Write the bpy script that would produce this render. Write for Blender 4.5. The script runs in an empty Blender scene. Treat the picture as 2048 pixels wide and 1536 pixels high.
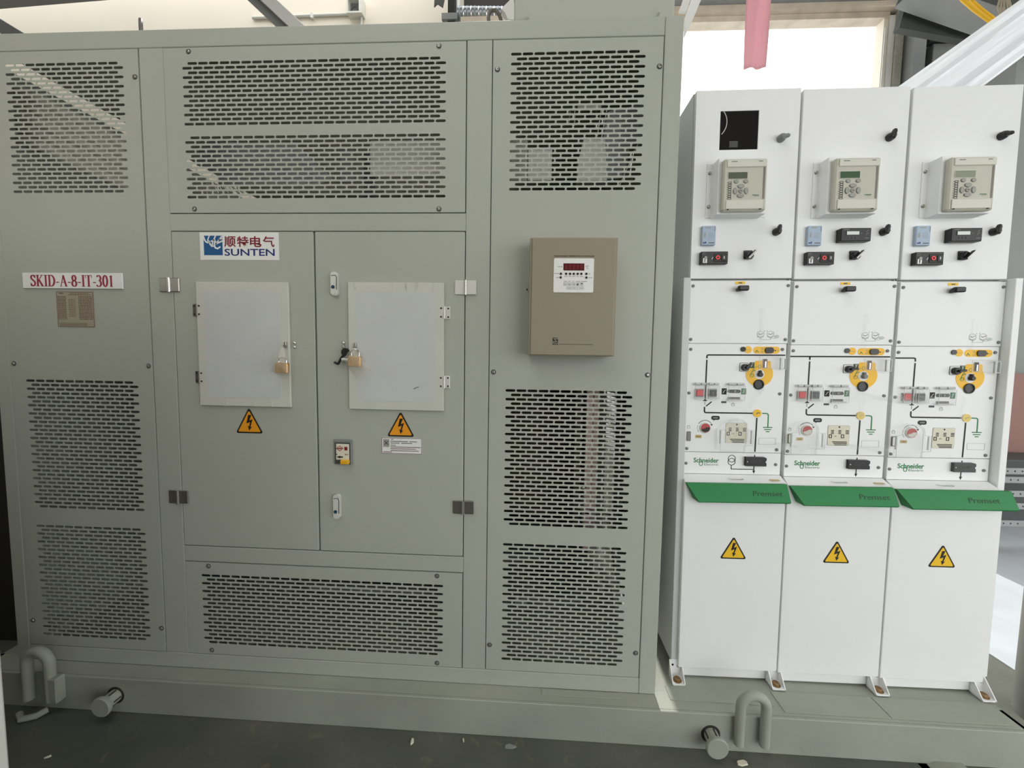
import bpy, bmesh, math, random
from mathutils import Vector, Matrix
random.seed(7)
PI = math.pi
scene = bpy.context.scene
COL = scene.collection

# ------------------------------------------------------------------ camera
cam_d = bpy.data.cameras.new('camera'); cam = bpy.data.objects.new('camera', cam_d); COL.objects.link(cam)
F_PX = 799.95
cam_d.sensor_width = 36.0; cam_d.lens = F_PX / 2048 * 36.0; cam_d.clip_start = 0.02
rx, ry, rz = -0.0698, -0.0159, 0.0506                     # pitch, roll, yaw
Rm = Matrix.Rotation(rz, 3, 'Z') @ Matrix.Rotation(rx, 3, 'X') @ Matrix.Rotation(ry, 3, 'Y')
Rc = Rm @ Matrix(((1, 0, 0), (0, 0, -1), (0, 1, 0)))
cam.matrix_world = Matrix.Translation((-0.4782, -1.4284, 1.2462)) @ Rc.to_4x4()
scene.camera = cam

# ------------------------------------------------------------------ world, light, exposure
w = bpy.data.worlds.new('sky'); scene.world = w; w.use_nodes = True
bg = w.node_tree.nodes['Background']
bg.inputs[0].default_value = (0.972, 0.985, 0.983, 1); bg.inputs[1].default_value = 2.75
scene.view_settings.view_transform = 'Standard'; scene.view_settings.look = 'None'
scene.view_settings.gamma = 1.0; scene.view_settings.exposure = 0.0
scene.view_settings.use_curve_mapping = False
sun_d = bpy.data.lights.new('sun', 'SUN'); sun_d.energy = 3.4; sun_d.angle = math.radians(0.8); sun_d.color = (1.0, 0.97, 0.92)
sun = bpy.data.objects.new('sun', sun_d); COL.objects.link(sun)
sun.rotation_euler = (math.radians(-37), 0, math.radians(-1.0))     # high sun behind the window, shining towards the camera

# ------------------------------------------------------------------ materials
def S(*c):
    f = lambda v: (v/255/12.92) if v/255 <= 0.04045 else ((v/255+0.055)/1.055)**2.4
    return tuple(f(v) for v in c) + (1.0,)
M = {}
def mat(name, col, rough=0.5, metal=0.0, bump=None, var=None, spec=0.5, alpha=None, emit=None):
    m = bpy.data.materials.new(name); m.use_nodes = True; nt = m.node_tree; b = nt.nodes['Principled BSDF']
    b.inputs['Base Color'].default_value = col; b.inputs['Roughness'].default_value = rough
    b.inputs['Metallic'].default_value = metal; b.inputs['Specular IOR Level'].default_value = spec
    tc = nt.nodes.new('ShaderNodeTexCoord')
    if var:
        n = nt.nodes.new('ShaderNodeTexNoise'); n.inputs['Scale'].default_value = var[0]; n.inputs['Detail'].default_value = 5
        nt.links.new(tc.outputs['Object'], n.inputs['Vector'])
        r = nt.nodes.new('ShaderNodeValToRGB'); a = var[1]
        r.color_ramp.elements[0].position = 0.3; r.color_ramp.elements[1].position = 0.7
        r.color_ramp.elements[0].color = tuple(c*(1-a) for c in col[:3]) + (1,)
        r.color_ramp.elements[1].color = tuple(min(1, c*(1+a)) for c in col[:3]) + (1,)
        nt.links.new(n.outputs['Fac'], r.inputs['Fac']); nt.links.new(r.outputs['Color'], b.inputs['Base Color'])
    if bump:
        n2 = nt.nodes.new('ShaderNodeTexNoise'); n2.inputs['Scale'].default_value = bump[0]; n2.inputs['Detail'].default_value = 3
        nt.links.new(tc.outputs['Object'], n2.inputs['Vector'])
        bp = nt.nodes.new('ShaderNodeBump'); bp.inputs['Strength'].default_value = bump[1]; bp.inputs['Distance'].default_value = 0.002
        nt.links.new(n2.outputs['Fac'], bp.inputs['Height']); nt.links.new(bp.outputs['Normal'], b.inputs['Normal'])
    if emit:
        b.inputs['Emission Color'].default_value = emit[0]; b.inputs['Emission Strength'].default_value = emit[1]
    if alpha is not None:
        t = nt.nodes.new('ShaderNodeBsdfTransparent'); mx = nt.nodes.new('ShaderNodeMixShader'); mx.inputs[0].default_value = alpha
        nt.links.new(t.outputs[0], mx.inputs[1]); nt.links.new(b.outputs[0], mx.inputs[2])
        nt.links.new(mx.outputs[0], nt.nodes['Material Output'].inputs['Surface'])
    M[name] = m
mat('grey_paint', S(176, 179, 169), 0.55, bump=(900, 0.12), var=(1.3, 0.04))
mat('skid_paint', S(158, 161, 150), 0.6, bump=(250, 0.15), var=(4, 0.10))
mat('white_paint', S(241, 242, 242), 0.45, bump=(700, 0.10), var=(3, 0.015))
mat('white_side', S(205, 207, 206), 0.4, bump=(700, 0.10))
mat('galvanised', S(150, 155, 160), 0.38, metal=0.8, var=(14, 0.15))
mat('beige_box', S(150, 141, 122), 0.55, bump=(900, 0.15))
mat('cover_border', S(206, 207, 198), 0.5, var=(9, 0.03), bump=(60, 0.15))
mat('cover_pane', S(203, 205, 204), 0.42, var=(7, 0.03), bump=(120, 0.1))
mat('label_white', S(238, 238, 236), 0.5)
mat('black', S(22, 22, 23), 0.4)
mat('ink', S(20, 20, 20), 0.6)
mat('dark_grey', S(70, 72, 72), 0.5)
mat('mid_grey', S(128, 130, 128), 0.5)
mat('chrome', S(220, 220, 218), 0.18, metal=1.0)
mat('steel', S(175, 172, 166), 0.32, metal=0.9)
mat('steel_lit', S(226, 226, 222), 0.42, metal=0.35)  # bright reflections put into a paler, less metallic steel
mat('steel_dull', S(120, 116, 110), 0.45, metal=0.7)
mat('brass', S(208, 160, 92), 0.35, metal=0.65, var=(60, 0.15))
mat('rust_bolt', S(140, 112, 78), 0.6, metal=0.4, var=(80, 0.3))
mat('logo_blue', S(0, 84, 140), 0.5)
mat('navy_ink', S(22, 40, 112), 0.55)
mat('maroon_ink', S(128, 14, 36), 0.55)
mat('red_ink', S(156, 40, 62), 0.55)
mat('red_brown', S(104, 70, 64), 0.6)
mat('sign_orange', S(238, 158, 30), 0.45)
mat('sign_yellow', S(244, 196, 30), 0.45)
mat('mimic_yellow', S(246, 190, 10), 0.4)
mat('mimic_pale', S(226, 200, 110), 0.4)
mat('green', S(0, 124, 58), 0.5, var=(6, 0.03))
mat('green_dark', S(0, 60, 26), 0.5)
mat('green_ink', S(30, 128, 72), 0.5)
mat('leaf_green', S(32, 110, 66), 0.5)
mat('red', S(205, 40, 44), 0.35)
mat('red_gauge', S(176, 46, 40), 0.3)
mat('red_ring', S(240, 60, 66), 0.4)
mat('relay_grey', S(196, 194, 180), 0.5)
mat('relay_light', S(214, 213, 202), 0.5)
mat('relay_key', S(160, 160, 152), 0.5)
mat('lcd', S(84, 92, 74), 0.25)
mat('lcd_green', S(60, 88, 58), 0.25)
mat('lcd_pale', S(142, 148, 128), 0.25)
mat('screen_white', S(226, 232, 228), 0.3)
mat('blue_box', S(168, 186, 206), 0.5)
mat('card', S(222, 218, 198), 0.6)
mat('tan', S(196, 176, 120), 0.6)
mat('display_red', S(84, 6, 18), 0.2)
mat('plate_metal', S(168, 160, 142), 0.45, metal=0.35)
mat('yellow_plastic', S(236, 176, 22), 0.4)
mat('clear', S(224, 227, 225), 0.25, alpha=0.055)
mat('film', S(226, 229, 226), 0.4, alpha=0.14)
mat('clear_rim', S(196, 200, 198), 0.25)
mat('bag', S(222, 216, 200), 0.25, alpha=0.30, bump=(45, 1.0))
mat('smoke_window', S(24, 24, 28), 0.12)
mat('glass', S(235, 240, 240), 0.05, alpha=0.06)
mat('cream_wall', S(246, 238, 222), 0.8, bump=(40, 0.1), var=(0.8, 0.03))
mat('grey_wall', S(148, 150, 147), 0.85, bump=(30, 0.2), var=(1.5, 0.06))
mat('hall_wall', S(150, 143, 122), 0.85, bump=(30, 0.2), var=(1.5, 0.06))
mat('sunlit_floor', S(192, 198, 204), 0.6, bump=(60, 0.4), var=(5, 0.08))
mat('mid_pale', S(186, 186, 174), 0.45, var=(40, 0.12))
mat('dark_steel', S(74, 78, 78), 0.55, var=(3, 0.15))
mat('mid_steel', S(150, 152, 152), 0.5, var=(3, 0.1))
mat('wood', S(226, 212, 194), 0.6, var=(9, 0.12))  # timber paled with the window glare in its colour
mat('banner_red', S(218, 168, 174), 0.8, var=(5, 0.06))
mat('plastic_sheet', S(232, 236, 240), 0.35, alpha=0.93)
mat('cable_yellow', S(240, 186, 30), 0.45)
mat('rope', S(170, 160, 140), 0.8)
mat('resin', S(86, 76, 64), 0.5, var=(5, 0.1))
mat('core', S(46, 44, 40), 0.6)
mat('insulator', S(226, 226, 218), 0.5)
mat('copper_pink', S(206, 180, 172), 0.4, metal=0.3)
mat('pillar', S(222, 222, 216), 0.85, bump=(60, 0.6), var=(3, 0.08))
mat('post_grey', S(138, 140, 133), 0.6, bump=(120, 0.2))
mat('rust_red', S(150, 112, 104), 0.7)

m = M['banner_red']; nt = m.node_tree; t_ = nt.nodes.new('ShaderNodeBsdfTranslucent'); t_.inputs[0].default_value = S(246, 212, 218); mx_ = nt.nodes.new('ShaderNodeMixShader'); mx_.inputs[0].default_value = 0.55
nt.links.new(nt.nodes['Principled BSDF'].outputs[0], mx_.inputs[1]); nt.links.new(t_.outputs[0], mx_.inputs[2]); nt.links.new(mx_.outputs[0], nt.nodes['Material Output'].inputs['Surface'])
m = M['plastic_sheet']; nt = m.node_tree; mx_ = [n for n in nt.nodes if n.type == 'MIX_SHADER'][0]; t_ = nt.nodes.new('ShaderNodeBsdfTranslucent'); t_.inputs[0].default_value = S(244, 247, 250)
m2 = nt.nodes.new('ShaderNodeMixShader'); m2.inputs[0].default_value = 0.5; nt.links.new(nt.nodes['Principled BSDF'].outputs[0], m2.inputs[1]); nt.links.new(t_.outputs[0], m2.inputs[2]); nt.links.new(m2.outputs[0], mx_.inputs[2])
def floor_material():
    m = bpy.data.materials.new('concrete_floor'); m.use_nodes = True; nt = m.node_tree; b = nt.nodes['Principled BSDF']
    tc = nt.nodes.new('ShaderNodeTexCoord')
    n = nt.nodes.new('ShaderNodeTexNoise'); n.inputs['Scale'].default_value = 3.2; n.inputs['Detail'].default_value = 9
    nt.links.new(tc.outputs['Object'], n.inputs['Vector'])
    r = nt.nodes.new('ShaderNodeValToRGB'); e = r.color_ramp.elements
    e[0].position = 0.30; e[0].color = S(76, 79, 73); e[1].position = 0.72; e[1].color = S(104, 106, 98)
    x = r.color_ramp.elements.new(0.5); x.color = S(89, 92, 84)
    nt.links.new(n.outputs['Fac'], r.inputs['Fac'])
    n3 = nt.nodes.new('ShaderNodeTexNoise'); n3.inputs['Scale'].default_value = 16; n3.inputs['Detail'].default_value = 6; n3.inputs['Distortion'].default_value = 1.2
    nt.links.new(tc.outputs['Object'], n3.inputs['Vector'])
    r3 = nt.nodes.new('ShaderNodeValToRGB'); r3.color_ramp.elements[0].position = 0.60; r3.color_ramp.elements[0].color = (0, 0, 0, 1)
    r3.color_ramp.elements[1].position = 0.74; r3.color_ramp.elements[1].color = (0.5, 0.5, 0.5, 1)
    nt.links.new(n3.outputs['Fac'], r3.inputs['Fac'])
    mx = nt.nodes.new('ShaderNodeMixRGB'); mx.inputs[2].default_value = S(122, 116, 98)
    nt.links.new(r3.outputs['Color'], mx.inputs[0]); nt.links.new(r.outputs['Color'], mx.inputs[1])
    nt.links.new(mx.outputs[0], b.inputs['Base Color']); b.inputs['Roughness'].default_value = 0.7
    n2 = nt.nodes.new('ShaderNodeTexNoise'); n2.inputs['Scale'].default_value = 90; n2.inputs['Detail'].default_value = 6
    nt.links.new(tc.outputs['Object'], n2.inputs['Vector'])
    bp = nt.nodes.new('ShaderNodeBump'); bp.inputs['Strength'].default_value = 0.3; bp.inputs['Distance'].default_value = 0.004
    nt.links.new(n2.outputs['Fac'], bp.inputs['Height']); nt.links.new(bp.outputs['Normal'], b.inputs['Normal'])
    M['floor'] = m
floor_material()

# ------------------------------------------------------------------ mesh builder
class MB:
    def __init__(s): s.v = []; s.f = []; s.m = []; s.names = []
    def mi(s, n):
        if n not in s.names: s.names.append(n)
        return s.names.index(n)
    def add(s, vs, fs, mt, X=None):
        o = len(s.v); k = s.mi(mt)
        for p in vs:
            p = Vector(p); s.v.append(tuple(X @ p) if X else tuple(p))
        for f in fs: s.f.append([o+i for i in f]); s.m.append(k)
        return s
    def bm(s, b, mt, X=None):
        b.verts.index_update(); vs = [v.co.copy() for v in b.verts]; fs = [[v.index for v in f.verts] for f in b.faces]; b.free()
        return s.add(vs, fs, mt, X)
    def box(s, x0, x1, y0, y1, z0, z1, mt, bev=0.0, seg=1, X=None):
        b = bmesh.new(); bmesh.ops.create_cube(b, size=1.0)
        for v in b.verts:
            v.co = Vector((x0+(v.co.x+.5)*(x1-x0), y0+(v.co.y+.5)*(y1-y0), z0+(v.co.z+.5)*(z1-z0)))
        if bev > 0: bmesh.ops.bevel(b, geom=b.edges[:], offset=bev, segments=seg, affect='EDGES', profile=0.5)
        return s.bm(b, mt, X)
    def prism(s, poly, y0, y1, mt, X=None):
        n = len(poly); vs = [(x, y0, z) for x, z in poly] + [(x, y1, z) for x, z in poly]
        fs = [list(range(n)), list(range(2*n-1, n-1, -1))] + [[i, n+i, n+(i+1) % n, (i+1) % n] for i in range(n)]
        return s.add(vs, fs, mt, X)
    def rrect(s, x0, x1, z0, z1, r, y0, y1, mt, n=5, X=None):
        P = []
        for cx, cz, a in ((x1-r, z1-r, 0), (x0+r, z1-r, PI/2), (x0+r, z0+r, PI), (x1-r, z0+r, 1.5*PI)):
            for i in range(n+1):
                t = a+i*PI/2/n; P.append((cx+r*math.cos(t), cz+r*math.sin(t)))
        return s.prism(P[::-1], y0, y1, mt, X)
    def disc(s, x, z, r, y0, y1, mt, n=24, rz=None, X=None):
        rz = rz or r
        return s.prism([(x+r*math.cos(-2*PI*i/n), z+rz*math.sin(-2*PI*i/n)) for i in range(n)], y0, y1, mt, X)
    def stroke(s, pts, wd, y0, y1, mt, closed=False, X=None, nib=None):
        n = len(pts); P = [Vector(p) for p in pts]; L = []; R = []
        for i in range(n):
            a = P[i-1] if (i > 0 or closed) else None; b = P[(i+1) % n] if (i < n-1 or closed) else None
            d1 = (P[i]-a).normalized() if a is not None and (P[i]-a).length > 1e-9 else None
            d2 = (b-P[i]).normalized() if b is not None and (b-P[i]).length > 1e-9 else None
            d = ((d1 or d2)+(d2 or d1)); d = d.normalized() if d.length > 1e-6 else (d1 or d2)
            nn = Vector((-d.y, d.x)); k = 1.0
            if d1 is not None and d2 is not None: k = 1/max(0.5, nn.dot(Vector((-d1.y, d1.x))))
            ww = wd if nib is None else nib+(wd-nib)*abs(d.y)
            L.append(P[i]+nn*ww/2*k); R.append(P[i]-nn*ww/2*k)
        vs = []
        for i in range(n): vs += [(L[i].x, y0, L[i].y), (R[i].x, y0, R[i].y), (R[i].x, y1, R[i].y), (L[i].x, y1, L[i].y)]
        fs = []
        for i in range(n if closed else n-1):
            a = 4*i; b = 4*((i+1) % n)
            fs += [[a, b, b+1, a+1], [a+1, b+1, b+2, a+2], [a+2, b+2, b+3, a+3], [a+3, b+3, b, a]]
        if not closed: fs += [[0, 1, 2, 3], [4*n-1, 4*n-2, 4*n-3, 4*n-4]]
        return s.add(vs, fs, mt, X)
    def arc(s, x, z, r, a0, a1, wd, y0, y1, mt, n=24, rz=None, nib=None, X=None):
        rz = rz or r; full = abs(abs(a1-a0)-2*PI) < 1e-6
        k = n if full else n+1
        return s.stroke([(x+r*math.cos(a0+(a1-a0)*i/n), z+rz*math.sin(a0+(a1-a0)*i/n)) for i in range(k)], wd, y0, y1, mt, closed=full, nib=nib, X=X)
    def tube(s, pts, r, mt, n=10, closed=False, flat=None, X=None):
        P = [Vector(p) for p in pts]; k = len(P); vs = []; prev = None
        for i in range(k):
            a = P[i-1] if (i > 0 or closed) else P[i]; b = P[(i+1) % k] if (i < k-1 or closed) else P[i]
            d = (b-a).normalized()
            if prev is None:
                u = d.cross(Vector((0, 0, 1))); u = u.normalized() if u.length > 0.1 else d.cross(Vector((1, 0, 0))).normalized()
            else:
                u = (prev-d*prev.dot(d)); u = u.normalized() if u.length > 1e-6 else prev
            prev = u; t = d.cross(u); rr = r[i] if isinstance(r, (list, tuple)) else r
            for j in range(n):
                q = 2*PI*j/n; vs.append(P[i]+u*rr*math.cos(q)+t*rr*math.sin(q)*(flat or 1))
        fs = [[i*n+j, i*n+(j+1) % n, ((i+1) % k)*n+(j+1) % n, ((i+1) % k)*n+j] for i in range(k if closed else k-1) for j in range(n)]
        if not closed: fs += [list(range(n))[::-1], list(range((k-1)*n, k*n))]
        return s.add(vs, fs, mt, X)
    def cyl(s, p0, p1, r, mt, n=20, r2=None, X=None): return s.tube([p0, p1], [r, r if r2 is None else r2], mt, n, X=X)
    def lathe(s, prof, c, ax, mt, n=24, X=None):
        # prof [(radius, distance along axis)], axis vector ax from c
        ax = Vector(ax).normalized(); u = ax.orthogonal().normalized(); t = ax.cross(u); c = Vector(c); vs = []; fs = []
        for r, h in prof:
            for j in range(n):
                q = 2*PI*j/n; vs.append(c+ax*h+u*r*math.cos(q)+t*r*math.sin(q))
        k = len(prof)
        fs = [[i*n+j, i*n+(j+1) % n, (i+1)*n+(j+1) % n, (i+1)*n+j] for i in range(k-1) for j in range(n)]
        fs += [list(range(n))[::-1], list(range((k-1)*n, k*n))]
        return s.add(vs, fs, mt, X)
    def text(s, txt, x0, x1, z0, z1, y, mt, depth=0.0006, bold=0.0, shear=0.0, X=None):
        c = bpy.data.curves.new('t', 'FONT'); c.body = txt; c.extrude = 0.5; c.offset = bold; c.shear = shear; c.resolution_u = 3
        o = bpy.data.objects.new('t', c); me = o.to_mesh()
        vs = [v.co.copy() for v in me.vertices]; fs = [list(p.vertices) for p in me.polygons]
        o.to_mesh_clear(); bpy.data.objects.remove(o); bpy.data.curves.remove(c)
        if not vs: return s
        a0 = min(v.x for v in vs); a1 = max(v.x for v in vs); b0 = min(v.y for v in vs); b1 = max(v.y for v in vs)
        vs = [(x0+(v.x-a0)/(a1-a0)*(x1-x0), y-(v.z+.5)*depth, z0+(v.y-b0)/(b1-b0)*(z1-z0)) for v in vs]
        return s.add(vs, fs, mt, X)
    def slots(s, X0, X1, Z0, Z1, y, blocks, mt, th=0.0012, p=0.0395, pr=0.01585, sl=0.0355, sh=0.0092, rim=0.022):
        """perforated sheet: blocks = [(z of first row, rows, x of first slot centre in even rows, x in odd rows, n even, n odd)], from the top down"""
        zc = Z1; cells = []
        def quad(a, b, c, d):
            if b-a > 1e-6 and d-c > 1e-6: s.add([(a, y, c), (b, y, c), (b, y, d), (a, y, d)], [[0, 1, 2, 3]], mt)
        N = 6
        stad = []
        for k in range(N+1): t = -PI/2+PI*k/N; stad.append((sl/2-sh/2+sh/2*math.cos(t), sh/2*math.sin(t)))
        for k in range(N+1): t = PI/2+PI*k/N; stad.append((-(sl/2-sh/2)+sh/2*math.cos(t), sh/2*math.sin(t)))
        out = []
        for (x, z) in stad:
            i = len(out); h = N+1
            if i == 0: out.append((p/2, -pr/2))
            elif i == N: out.append((p/2, pr/2))
            elif i < N: out.append((p/2, z))
            elif i == h: out.append((-p/2, pr/2))
            elif i == h+N: out.append((-p/2, -pr/2))
            else: out.append((-p/2, z))
        n = len(stad)
        for (zt, rows, xa, xb, na, nb) in blocks:
            quad(X0, X1, zt+pr/2, zc)
            for r in range(rows):
                z = zt-r*pr; xs, cnt = (xa, na) if r % 2 == 0 else (xb, nb)
                quad(X0, xs-p/2, z-pr/2, z+pr/2); quad(xs+(cnt-1)*p+p/2, X1, z-pr/2, z+pr/2)
                for c in range(cnt):
                    x = xs+c*p
                    vs = [(x+a, y, z+b) for a, b in stad]+[(x+a, y, z+b) for a, b in out]+[(x+a, y+th, z+b) for a, b in stad]
                    fs = [[i, n+i, n+(i+1) % n, (i+1) % n][::-1] for i in range(n)]+[[i, (i+1) % n, 2*n+(i+1) % n, 2*n+i] for i in range(n)]
                    s.add(vs, [f for f in fs], mt)
            zc = zt-(rows-1)*pr-pr/2
        quad(X0, X1, Z0, zc)
        for a, b, c, d in ((X0, Z0, X1, Z0), (X1, Z0, X1, Z1), (X1, Z1, X0, Z1), (X0, Z1, X0, Z0)):
            s.add([(a, y, b), (c, y, d), (c, y+rim, d), (a, y+rim, b)], [[0, 1, 2, 3]], mt)
        return s
    def build(s, name, parent=None, loc=None, label=None, smooth=35):
        me = bpy.data.meshes.new(name)
        off = Vector(loc) if loc else Vector((0, 0, 0))
        me.from_pydata([tuple(Vector(v)-off) for v in s.v], [], s.f)
        for n in s.names: me.materials.append(M[n])
        me.polygons.foreach_set('material_index', s.m)
        b = bmesh.new(); b.from_mesh(me); bmesh.ops.recalc_face_normals(b, faces=b.faces[:]); b.to_mesh(me); b.free()
        if smooth: me.shade_smooth(); me.set_sharp_from_angle(angle=math.radians(smooth))
        me.update()
        o = bpy.data.objects.new(name, me); COL.objects.link(o)
        if parent is not None: o.parent = parent
        elif loc: o.location = off
        if label: o['label'] = label
        return o
def tag(o, label=None, cat=None, group=None, kind=None):
    if label: o['label'] = label
    if cat: o['category'] = cat
    if group: o['group'] = group
    if kind: o['kind'] = kind
    return o
def thing(name, label, cat, loc=(0, 0, 0), rot=(0, 0, 0), group=None):
    o = bpy.data.objects.new(name, None); COL.objects.link(o); o.empty_display_size = 0.1
    o.location = loc; o.rotation_euler = rot
    return tag(o, label, cat, group)
class Under:
    """parts authored in scene coordinates, parented to a thing standing at loc"""
    def __init__(s, root): s.root = root; s.loc = tuple(root.location)
    def part(s, mb, name, parent=None, label=None, smooth=35):
        o = mb.build(name, None, None, label, smooth); me = o.data
        off = Vector(s.loc)
        for v in me.vertices: v.co -= off
        o.parent = parent or s.root
        return o
def struct(mb, name, label=None):
    o = mb.build(name); o['kind'] = 'structure'
    if label: o['label'] = label
    return o
def screw(mb, x, y, z, r=0.0062, mt='steel'):
    mb.lathe([(r, 0), (r, 0.0018), (r*0.85, 0.0036), (r*0.45, 0.0042), (r*0.4, 0.0022)], (x, y, z), (0, -1, 0), mt, 16)
def warning_triangle(mb, cx, z0, z1, wd, y, yel):
    h = z1-z0
    def tri(k, r, y0, y1, mt):
        P = []; cz = z0+h/3
        C = [(cx, z1), (cx+wd/2, z0), (cx-wd/2, z0)]
        for i, (x, z) in enumerate(C):
            x = cx+(x-cx)*k; z = cz+(z-cz)*k
            base = [PI/2, -PI/6, 7*PI/6][i]
            dx, dz = x-cx, z-cz; L = math.hypot(dx, dz); x -= dx/L*r*2; z -= dz/L*r*2
            for t in range(7): a = base+PI/3-t*2*PI/18; P.append((x+r*math.cos(a), z+r*math.sin(a)))
        mb.prism(P, y0, y1, mt)
    tri(1.0, wd*0.05, y-0.0006, y+0.0002, 'ink'); tri(0.83, wd*0.03, y-0.0012, y-0.0003, yel)
    B = [(-.02, .80), (.11, .80), (.02, .54), (.16, .60), (.055, .24), (.12, .25), (.01, .07), (-.045, .28), (.01, .27), (.055, .47), (-.10, .40)]
    mb.prism([(cx+a*h*0.95-.01*h, z0+(0.06+b*0.94)*h*0.88) for a, b in B], y-0.0018, y-0.0009, 'ink')

YB = 2.6
ZF = -0.134       # the workshop floor; z = 0 is the deck of the skid
YK = -0.0704      # front face of the skid

# ================================================================== the hall
struct(MB().box(-8.2, 9, -5, 7, ZF-0.2, ZF, 'floor'), 'floor')
struct(MB().box(1.72, 8.8, .25, YB-.01, ZF, ZF+.004, 'sunlit_floor'), 'floor_sunlit', 'concrete floor painted paler as sunlit, beside the right end of the skid')  # sunlit stretch of floor, its brightness painted as a paler colour
wb = MB()
FX, FY, SKX0, SKX1, SKY0, SKY1, CLX0, CLX1, CLZ = 0.45, -3.0, -3.0, 0.1, -2.2, -0.6, -2.9, -0.8, 3.2
YB = 2.6; HX0, HX1, HZ0, HZ1 = -0.45, 2.66, 1.55, 4.352
wb.box(-8.2, HX0, YB, YB+.08, ZF, 5.4, 'cream_wall'); wb.box(HX0, HX1, YB, YB+.08, ZF, HZ0, 'cream_wall'); wb.box(HX0, HX1, YB, YB+.08, HZ1, 5.4, 'cream_wall')
struct(wb, 'wall_back', 'cream plastered back wall behind the metal enclosure')
struct(MB().box(HX1, 9, YB, YB+.08, ZF, 5.4, 'grey_wall'), 'wall_back_right', 'grey back wall right of the bright window')
struct(MB().box(-8.2, -8.0, -3.2, YB, ZF, 5.4, 'hall_wall'), 'wall_left')
struct(MB().box(-8.0, FX, FY-.2, FY, ZF, CLZ, 'hall_wall').box(CLX1, FX, FY-.2, FY, CLZ, 5.0, 'hall_wall').box(-8.0, CLX0, FY-.2, FY, CLZ, 5.0, 'hall_wall').box(FX, 9, FY-.2, FY, 3.0, 5.0, 'hall_wall'), 'wall_front')  # unseen wall, its high and right openings added to light the equipment
ce = MB()                                   # unseen roof openings added for light, over the aisle and behind the enclosure
ce.box(-8.2, 9, SKY1, 1.5, 5.0, 5.2, 'hall_wall'); ce.box(-8.2, 9, 2.56, YB, 5.0, 5.2, 'hall_wall'); ce.box(.4, 2.7, 1.5, 2.56, 5.0, 5.2, 'hall_wall'); ce.box(4.5, 9, 1.5, 2.56, 5.0, 5.2, 'hall_wall')
ce.box(-8.2, 9, FY-.2, SKY0, 5.0, 5.2, 'hall_wall'); ce.box(SKX1, 9, SKY0, SKY1, 5.0, 5.2, 'hall_wall'); ce.box(-8.2, SKX0, SKY0, SKY1, 5.0, 5.2, 'hall_wall')
struct(ce, 'ceiling')
wf = MB()
wf.box(HX1-.035, HX1+.004, YB-.04, YB+.05, HZ0, HZ1-.02, 'cream_wall'); wf.box(HX1-.030, HX1-.022, YB-.05, YB-.041, HZ0, HZ1-.1, 'label_white'); wf.box(HX1+.006, HX1+.055, YB-.05, YB-.001, HZ0, HZ1, 'label_white'); wf.box(HX1+.058, HX1+.12, YB-.07, YB-.001, HZ0, HZ1+.03, 'mid_pale')
wf.box(HX0, HX1+.004, YB-.05, YB+.05, HZ1-.02, HZ1+.03, 'wood')
win = struct(wf, 'window_1', 'large overexposed window opening above the white cubicles')
gl = MB().box(HX0+.01, HX1-.04, YB+.055, YB+.059, HZ0, HZ1-.02, 'glass').build('window_pane', win)
struct(MB().box(HX0-.3, HX1+.3, YB-.10, YB, HZ1+.032, HZ1+.085, 'wood').box(HX0-.3, HX1+.12, YB-.14, YB, HZ1+.087, HZ1+.20, 'mid_steel').box(HX0-.3, HX1+.2, YB-.2, YB, HZ1+.20, HZ1+.5, 'mid_steel'), 'trim_1', 'timber and grey steel lintel above the window')
struct(MB().box(2.80, 2.90, YB-.16, YB, ZF, 5.0, 'mid_steel').box(2.905, 2.95, YB-.10, YB, ZF, 5.0, 'dark_steel'), 'trim_2', 'grey steel column right of the window')

# ================================================================== steel skid
skid = thing('steel_skid', 'long low grey painted steel base carrying the enclosure and cubicles', 'skid base', (-0.69, 0.75, ZF))
K = Under(skid)
b = MB(); b.box(-2.62, 1.238, YK, YK+.012, ZF, 0, 'skid_paint', 0.002).box(-2.62, 1.238, YK+.012, YK+.09, -.012, -.0005, 'skid_paint').box(-2.62, 1.238, YK+.012, YK+.09, ZF, ZF+.012, 'skid_paint')
K.part(b, 'front_beam')
b = MB(); b.box(-2.62, -2.608, YK+.0125, 1.6, ZF, -.0005, 'skid_paint'); K.part(b, 'end_beam')
b = MB(); b.box(1.226, 1.238, YK+.0125, 1.6, ZF, -.0005, 'skid_paint'); K.part(b, 'end_beam')
b = MB(); b.box(-2.62, 1.238, 1.601, 1.613, ZF, 0, 'skid_paint'); K.part(b, 'rear_beam')
b = MB(); b.box(-2.607, 1.225, YK+.0905, 1.60, -.008, -.0005, 'skid_paint'); K.part(b, 'deck')
for (x0, x1, y0, y1) in ((-.42, -.13, -.03, -.004), (.44, .80, -.045, .044), (.803, 1.20, -.045, .044), (.05, .42, -.02, .044)):
    K.part(MB().box(x0, x1, y0, y1, -.0004, .0022, 'skid_paint', 0.0006, 1), 'deck_plate')
def lug(xc, wdt, top, bot, r, y, label, splay=0.0):
    P = []; h = wdt/2
    P.append((xc-h-splay, y, bot)); P.append((xc-h, y, top-h))
    for i in range(13): a = PI-PI*i/12; P.append((xc+h*math.cos(a), y, top-h+h*math.sin(a)))
    P.append((xc+h, y, top-h)); P.append((xc+h+splay, y, bot))
    o = MB().tube(P, r, 'skid_paint', 14); return K.part(o, 'lifting_lug', None, label)
lug(.3065, .086, .093, -.088, .0165, YK-.0165, 'grey u-shaped lifting lug on the skid below the white cubicles')
lug(-2.322, .092, .108, -.085, .0175, YK-.0175, 'u-shaped lifting lug at the dark left end of the skid')
b = MB().box(-2.268, -2.236, YK-.034, YK, -.085, .012, 'skid_paint', 0.004); K.part(b, 'gusset_plate')
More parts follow.
